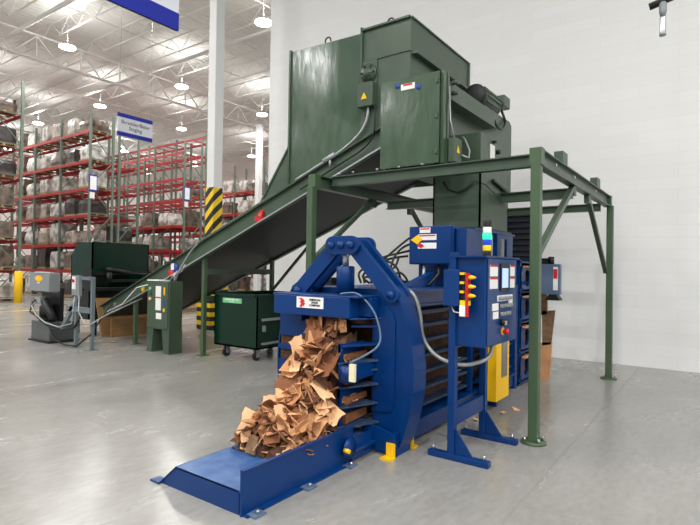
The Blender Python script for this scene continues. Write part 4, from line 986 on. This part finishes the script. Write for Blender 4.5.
# core mass under the scraps, its dark brown standing in for their shadow
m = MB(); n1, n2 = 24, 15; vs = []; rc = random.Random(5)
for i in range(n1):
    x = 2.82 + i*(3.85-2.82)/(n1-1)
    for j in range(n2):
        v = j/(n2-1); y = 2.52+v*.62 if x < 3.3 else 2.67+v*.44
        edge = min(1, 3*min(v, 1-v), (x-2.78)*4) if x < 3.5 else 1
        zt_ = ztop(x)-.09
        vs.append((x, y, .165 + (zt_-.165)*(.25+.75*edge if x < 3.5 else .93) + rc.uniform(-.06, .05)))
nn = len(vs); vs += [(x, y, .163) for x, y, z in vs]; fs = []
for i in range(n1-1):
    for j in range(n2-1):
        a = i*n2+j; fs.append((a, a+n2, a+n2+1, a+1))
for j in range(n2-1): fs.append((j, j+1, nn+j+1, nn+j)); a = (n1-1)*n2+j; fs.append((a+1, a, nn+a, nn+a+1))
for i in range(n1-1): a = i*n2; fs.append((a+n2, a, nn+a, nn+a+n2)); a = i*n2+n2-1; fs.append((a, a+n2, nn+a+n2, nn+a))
m.add(vs, fs); o = m.build('shredded_cardboard', M['card_shaded'])
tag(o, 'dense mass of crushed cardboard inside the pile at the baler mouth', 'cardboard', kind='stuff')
for k in range(165):
    x = rs.uniform(2.9, 3.5) if k > 36 else rs.uniform(2.86, 3.0); v = rs.random(); y = 2.56+v*.58
    e = min(1, 4*min(v, 1-v)); z = .19+(ztop(x)-.19)*(.15+.85*e)*(1 if k > 36 else rs.random())+rs.uniform(-.02, .02)
    put_scrap(x, y, z, (rs.uniform(-.9, .9), rs.uniform(-1.2, .5), rs.uniform(0, 6.28)), rs.uniform(.75, 1.15))
for k in range(100):     # face of the mouth
    z = rs.uniform(.35, 1.12); y = rs.uniform(2.68, 3.16 if z < .5 else 3.04)
    x = 3.50+.12*(z-.5)+rs.uniform(-.05, .05) - (.12 if z < .8 else 0)*rs.random()
    if z > .95: x = 3.68
    put_scrap(x, y, z, (rs.uniform(-.7, .7), -1.2+rs.uniform(-.6, .6), rs.uniform(-.8, .8)), rs.uniform(.7, 1.1), idx=(rs.choice((2, 4, 6, 10, 12, 14, 18, 20, 22, 26, 0, 3, 8, 11)) if z > .55 else None))
for k in range(16):
    z = rs.choice((.33, .47, .63, .83)); put_scrap(rs.uniform(3.6, 3.85), 2.62, z, (1.3+rs.uniform(-.3, .3), 0, rs.uniform(-.3, .3)), .5, 'bit of cardboard poking through the slots of baler side', 'cardboard bits in baler side slots')
big = [((2.98, 3.06, .34), (.25, -.75, .25), .24, .26, 'card_pale', 'large pale cardboard sheet at left end of the pile'),
       ((2.80, 2.90, .25), (.1, -1.25, .1), .14, .09, 'card_mid', 'upright dull flap at front foot of the pile'),
       ((3.12, 3.0, .50), (.1, -.3, .7), .26, .16, 'card_pale', 'pale sheet on the crest of the pile'),
       ((3.2, 2.62, .36), (.6, -.5, .2), .24, .16, 'card', 'tan sheet leaning over the tray lip'),
       ((3.36, 2.60, .42), (.9, -.6, -.2), .16, .22, 'card_pale', 'narrow pale strip leaning by the baler mouth'),
       ((3.42, 3.02, .80), (.3, -.9, -.4), .34, .12, 'card', 'long brown flap sloping down from the baler mouth'),
       ((3.42, 2.8, .60), (.1, -1.2, .2), .24, .22, 'card_dark', 'broad brown sheet in the middle of baler mouth'),
       ((3.48, 2.85, .90), (.3, -1.0, .5), .34, .14, 'card', 'bent brown sheet near top of the baler mouth'),
       ((3.02, 2.60, .22), (.15, -.2, .1), .36, .12, 'card_pale', 'flat pale strip lying along the tray lip'),
       ((3.05, 2.78, .40), (.3, -.5, 1.0), .24, .16, 'card', 'tan folded piece on front slope of the pile'),
       ((3.25, 2.78, .50), (-.3, -.8, .6), .22, .18, 'card_brown', 'dark brown folded piece in the middle of pile')]
for i, (p, r, w, h, mm, lab) in enumerate(big):
    o = scrap_mesh(100+i, w, h, .5).build('cardboard_scrap', M[mm], org=(0, 0, 0)); o.location = p; o.rotation_euler = r; tag(o, lab, 'cardboard')
# scraps on the floor
for i, (x, y) in enumerate(((5.2, 2.2), (5.45, 2.25), (5.75, 1.98), (6.0, 1.92), (5.3, 2.12))):
    put_scrap(x, y, .015, (.1, .1, i*1.3), .55, 'small cardboard scrap lying on floor below the yellow cabinet', 'floor scraps by the yellow cabinet', idx=(1 if i % 2 else 5))
put_scrap(5.9, 10.2, .02, (.1, .2, .4), .9, 'crumpled white scrap on floor under the conveyor tail', None, idx=9)
put_scrap(6.0, 6.75, .02, (.1, .2, 1.4), .5, 'small scrap on floor before the dark green bin', None, idx=13)
for p in protos:
    if not p[1]: bpy.data.objects.remove(p[0])
for p in load_protos:
    if not p[1]:
        for c in list(p[0].children): bpy.data.objects.remove(c)
        bpy.data.objects.remove(p[0])
# floor joints
m = MB(); m.box(-10, 10, 1.12, 1.128, 0, .0012); m.box(-10, 33, 7.0, 7.008, 0, .0012); m.box(3.6, 3.608, -10, 1.1, 0, .0012); m.box(2.8, 2.808, 4.4, 30, 0, .0012)
tag(m.build('trim_1', mat('joint_filler', (140,138,134), .5)), kind='structure')

# drop helper keys
for o in bpy.data.objects:
    if '_o' in o: del o['_o']
    if o.get('group') is None and 'group' in o: del o['group']

# ------------------------------------------------------------------ world, camera
w = bpy.data.worlds.new('world'); sc.world = w; w.use_nodes = True
w.node_tree.nodes['Background'].inputs[0].default_value = (.92, .95, 1, 1); w.node_tree.nodes['Background'].inputs[1].default_value = .6
yaw, pit, rol = .6217, .0109, .01538
f = (cos(yaw)*cos(pit), sin(yaw)*cos(pit), sin(pit)); r = (sin(yaw), -cos(yaw), 0)
u = (r[1]*f[2]-r[2]*f[1], r[2]*f[0]-r[0]*f[2], r[0]*f[1]-r[1]*f[0])
r2 = [r[i]*cos(rol)+u[i]*sin(rol) for i in range(3)]; u2 = [-r[i]*sin(rol)+u[i]*cos(rol) for i in range(3)]
from mathutils import Matrix
cd = bpy.data.cameras.new('camera'); cam = bpy.data.objects.new('camera', cd); C.objects.link(cam)
cd.sensor_width = 36; cd.lens = 520/700*36; cd.clip_end = 300
cam.matrix_world = Matrix(((r2[0], u2[0], -f[0], 0), (r2[1], u2[1], -f[1], 0), (r2[2], u2[2], -f[2], 1.6), (0, 0, 0, 1)))
sc.camera = cam
vs_ = sc.view_settings; vs_.view_transform = 'Standard'; vs_.look = 'None'; vs_.gamma = 1; vs_.use_curve_mapping = False; vs_.exposure = -0.3
sc.cycles.use_light_tree = True
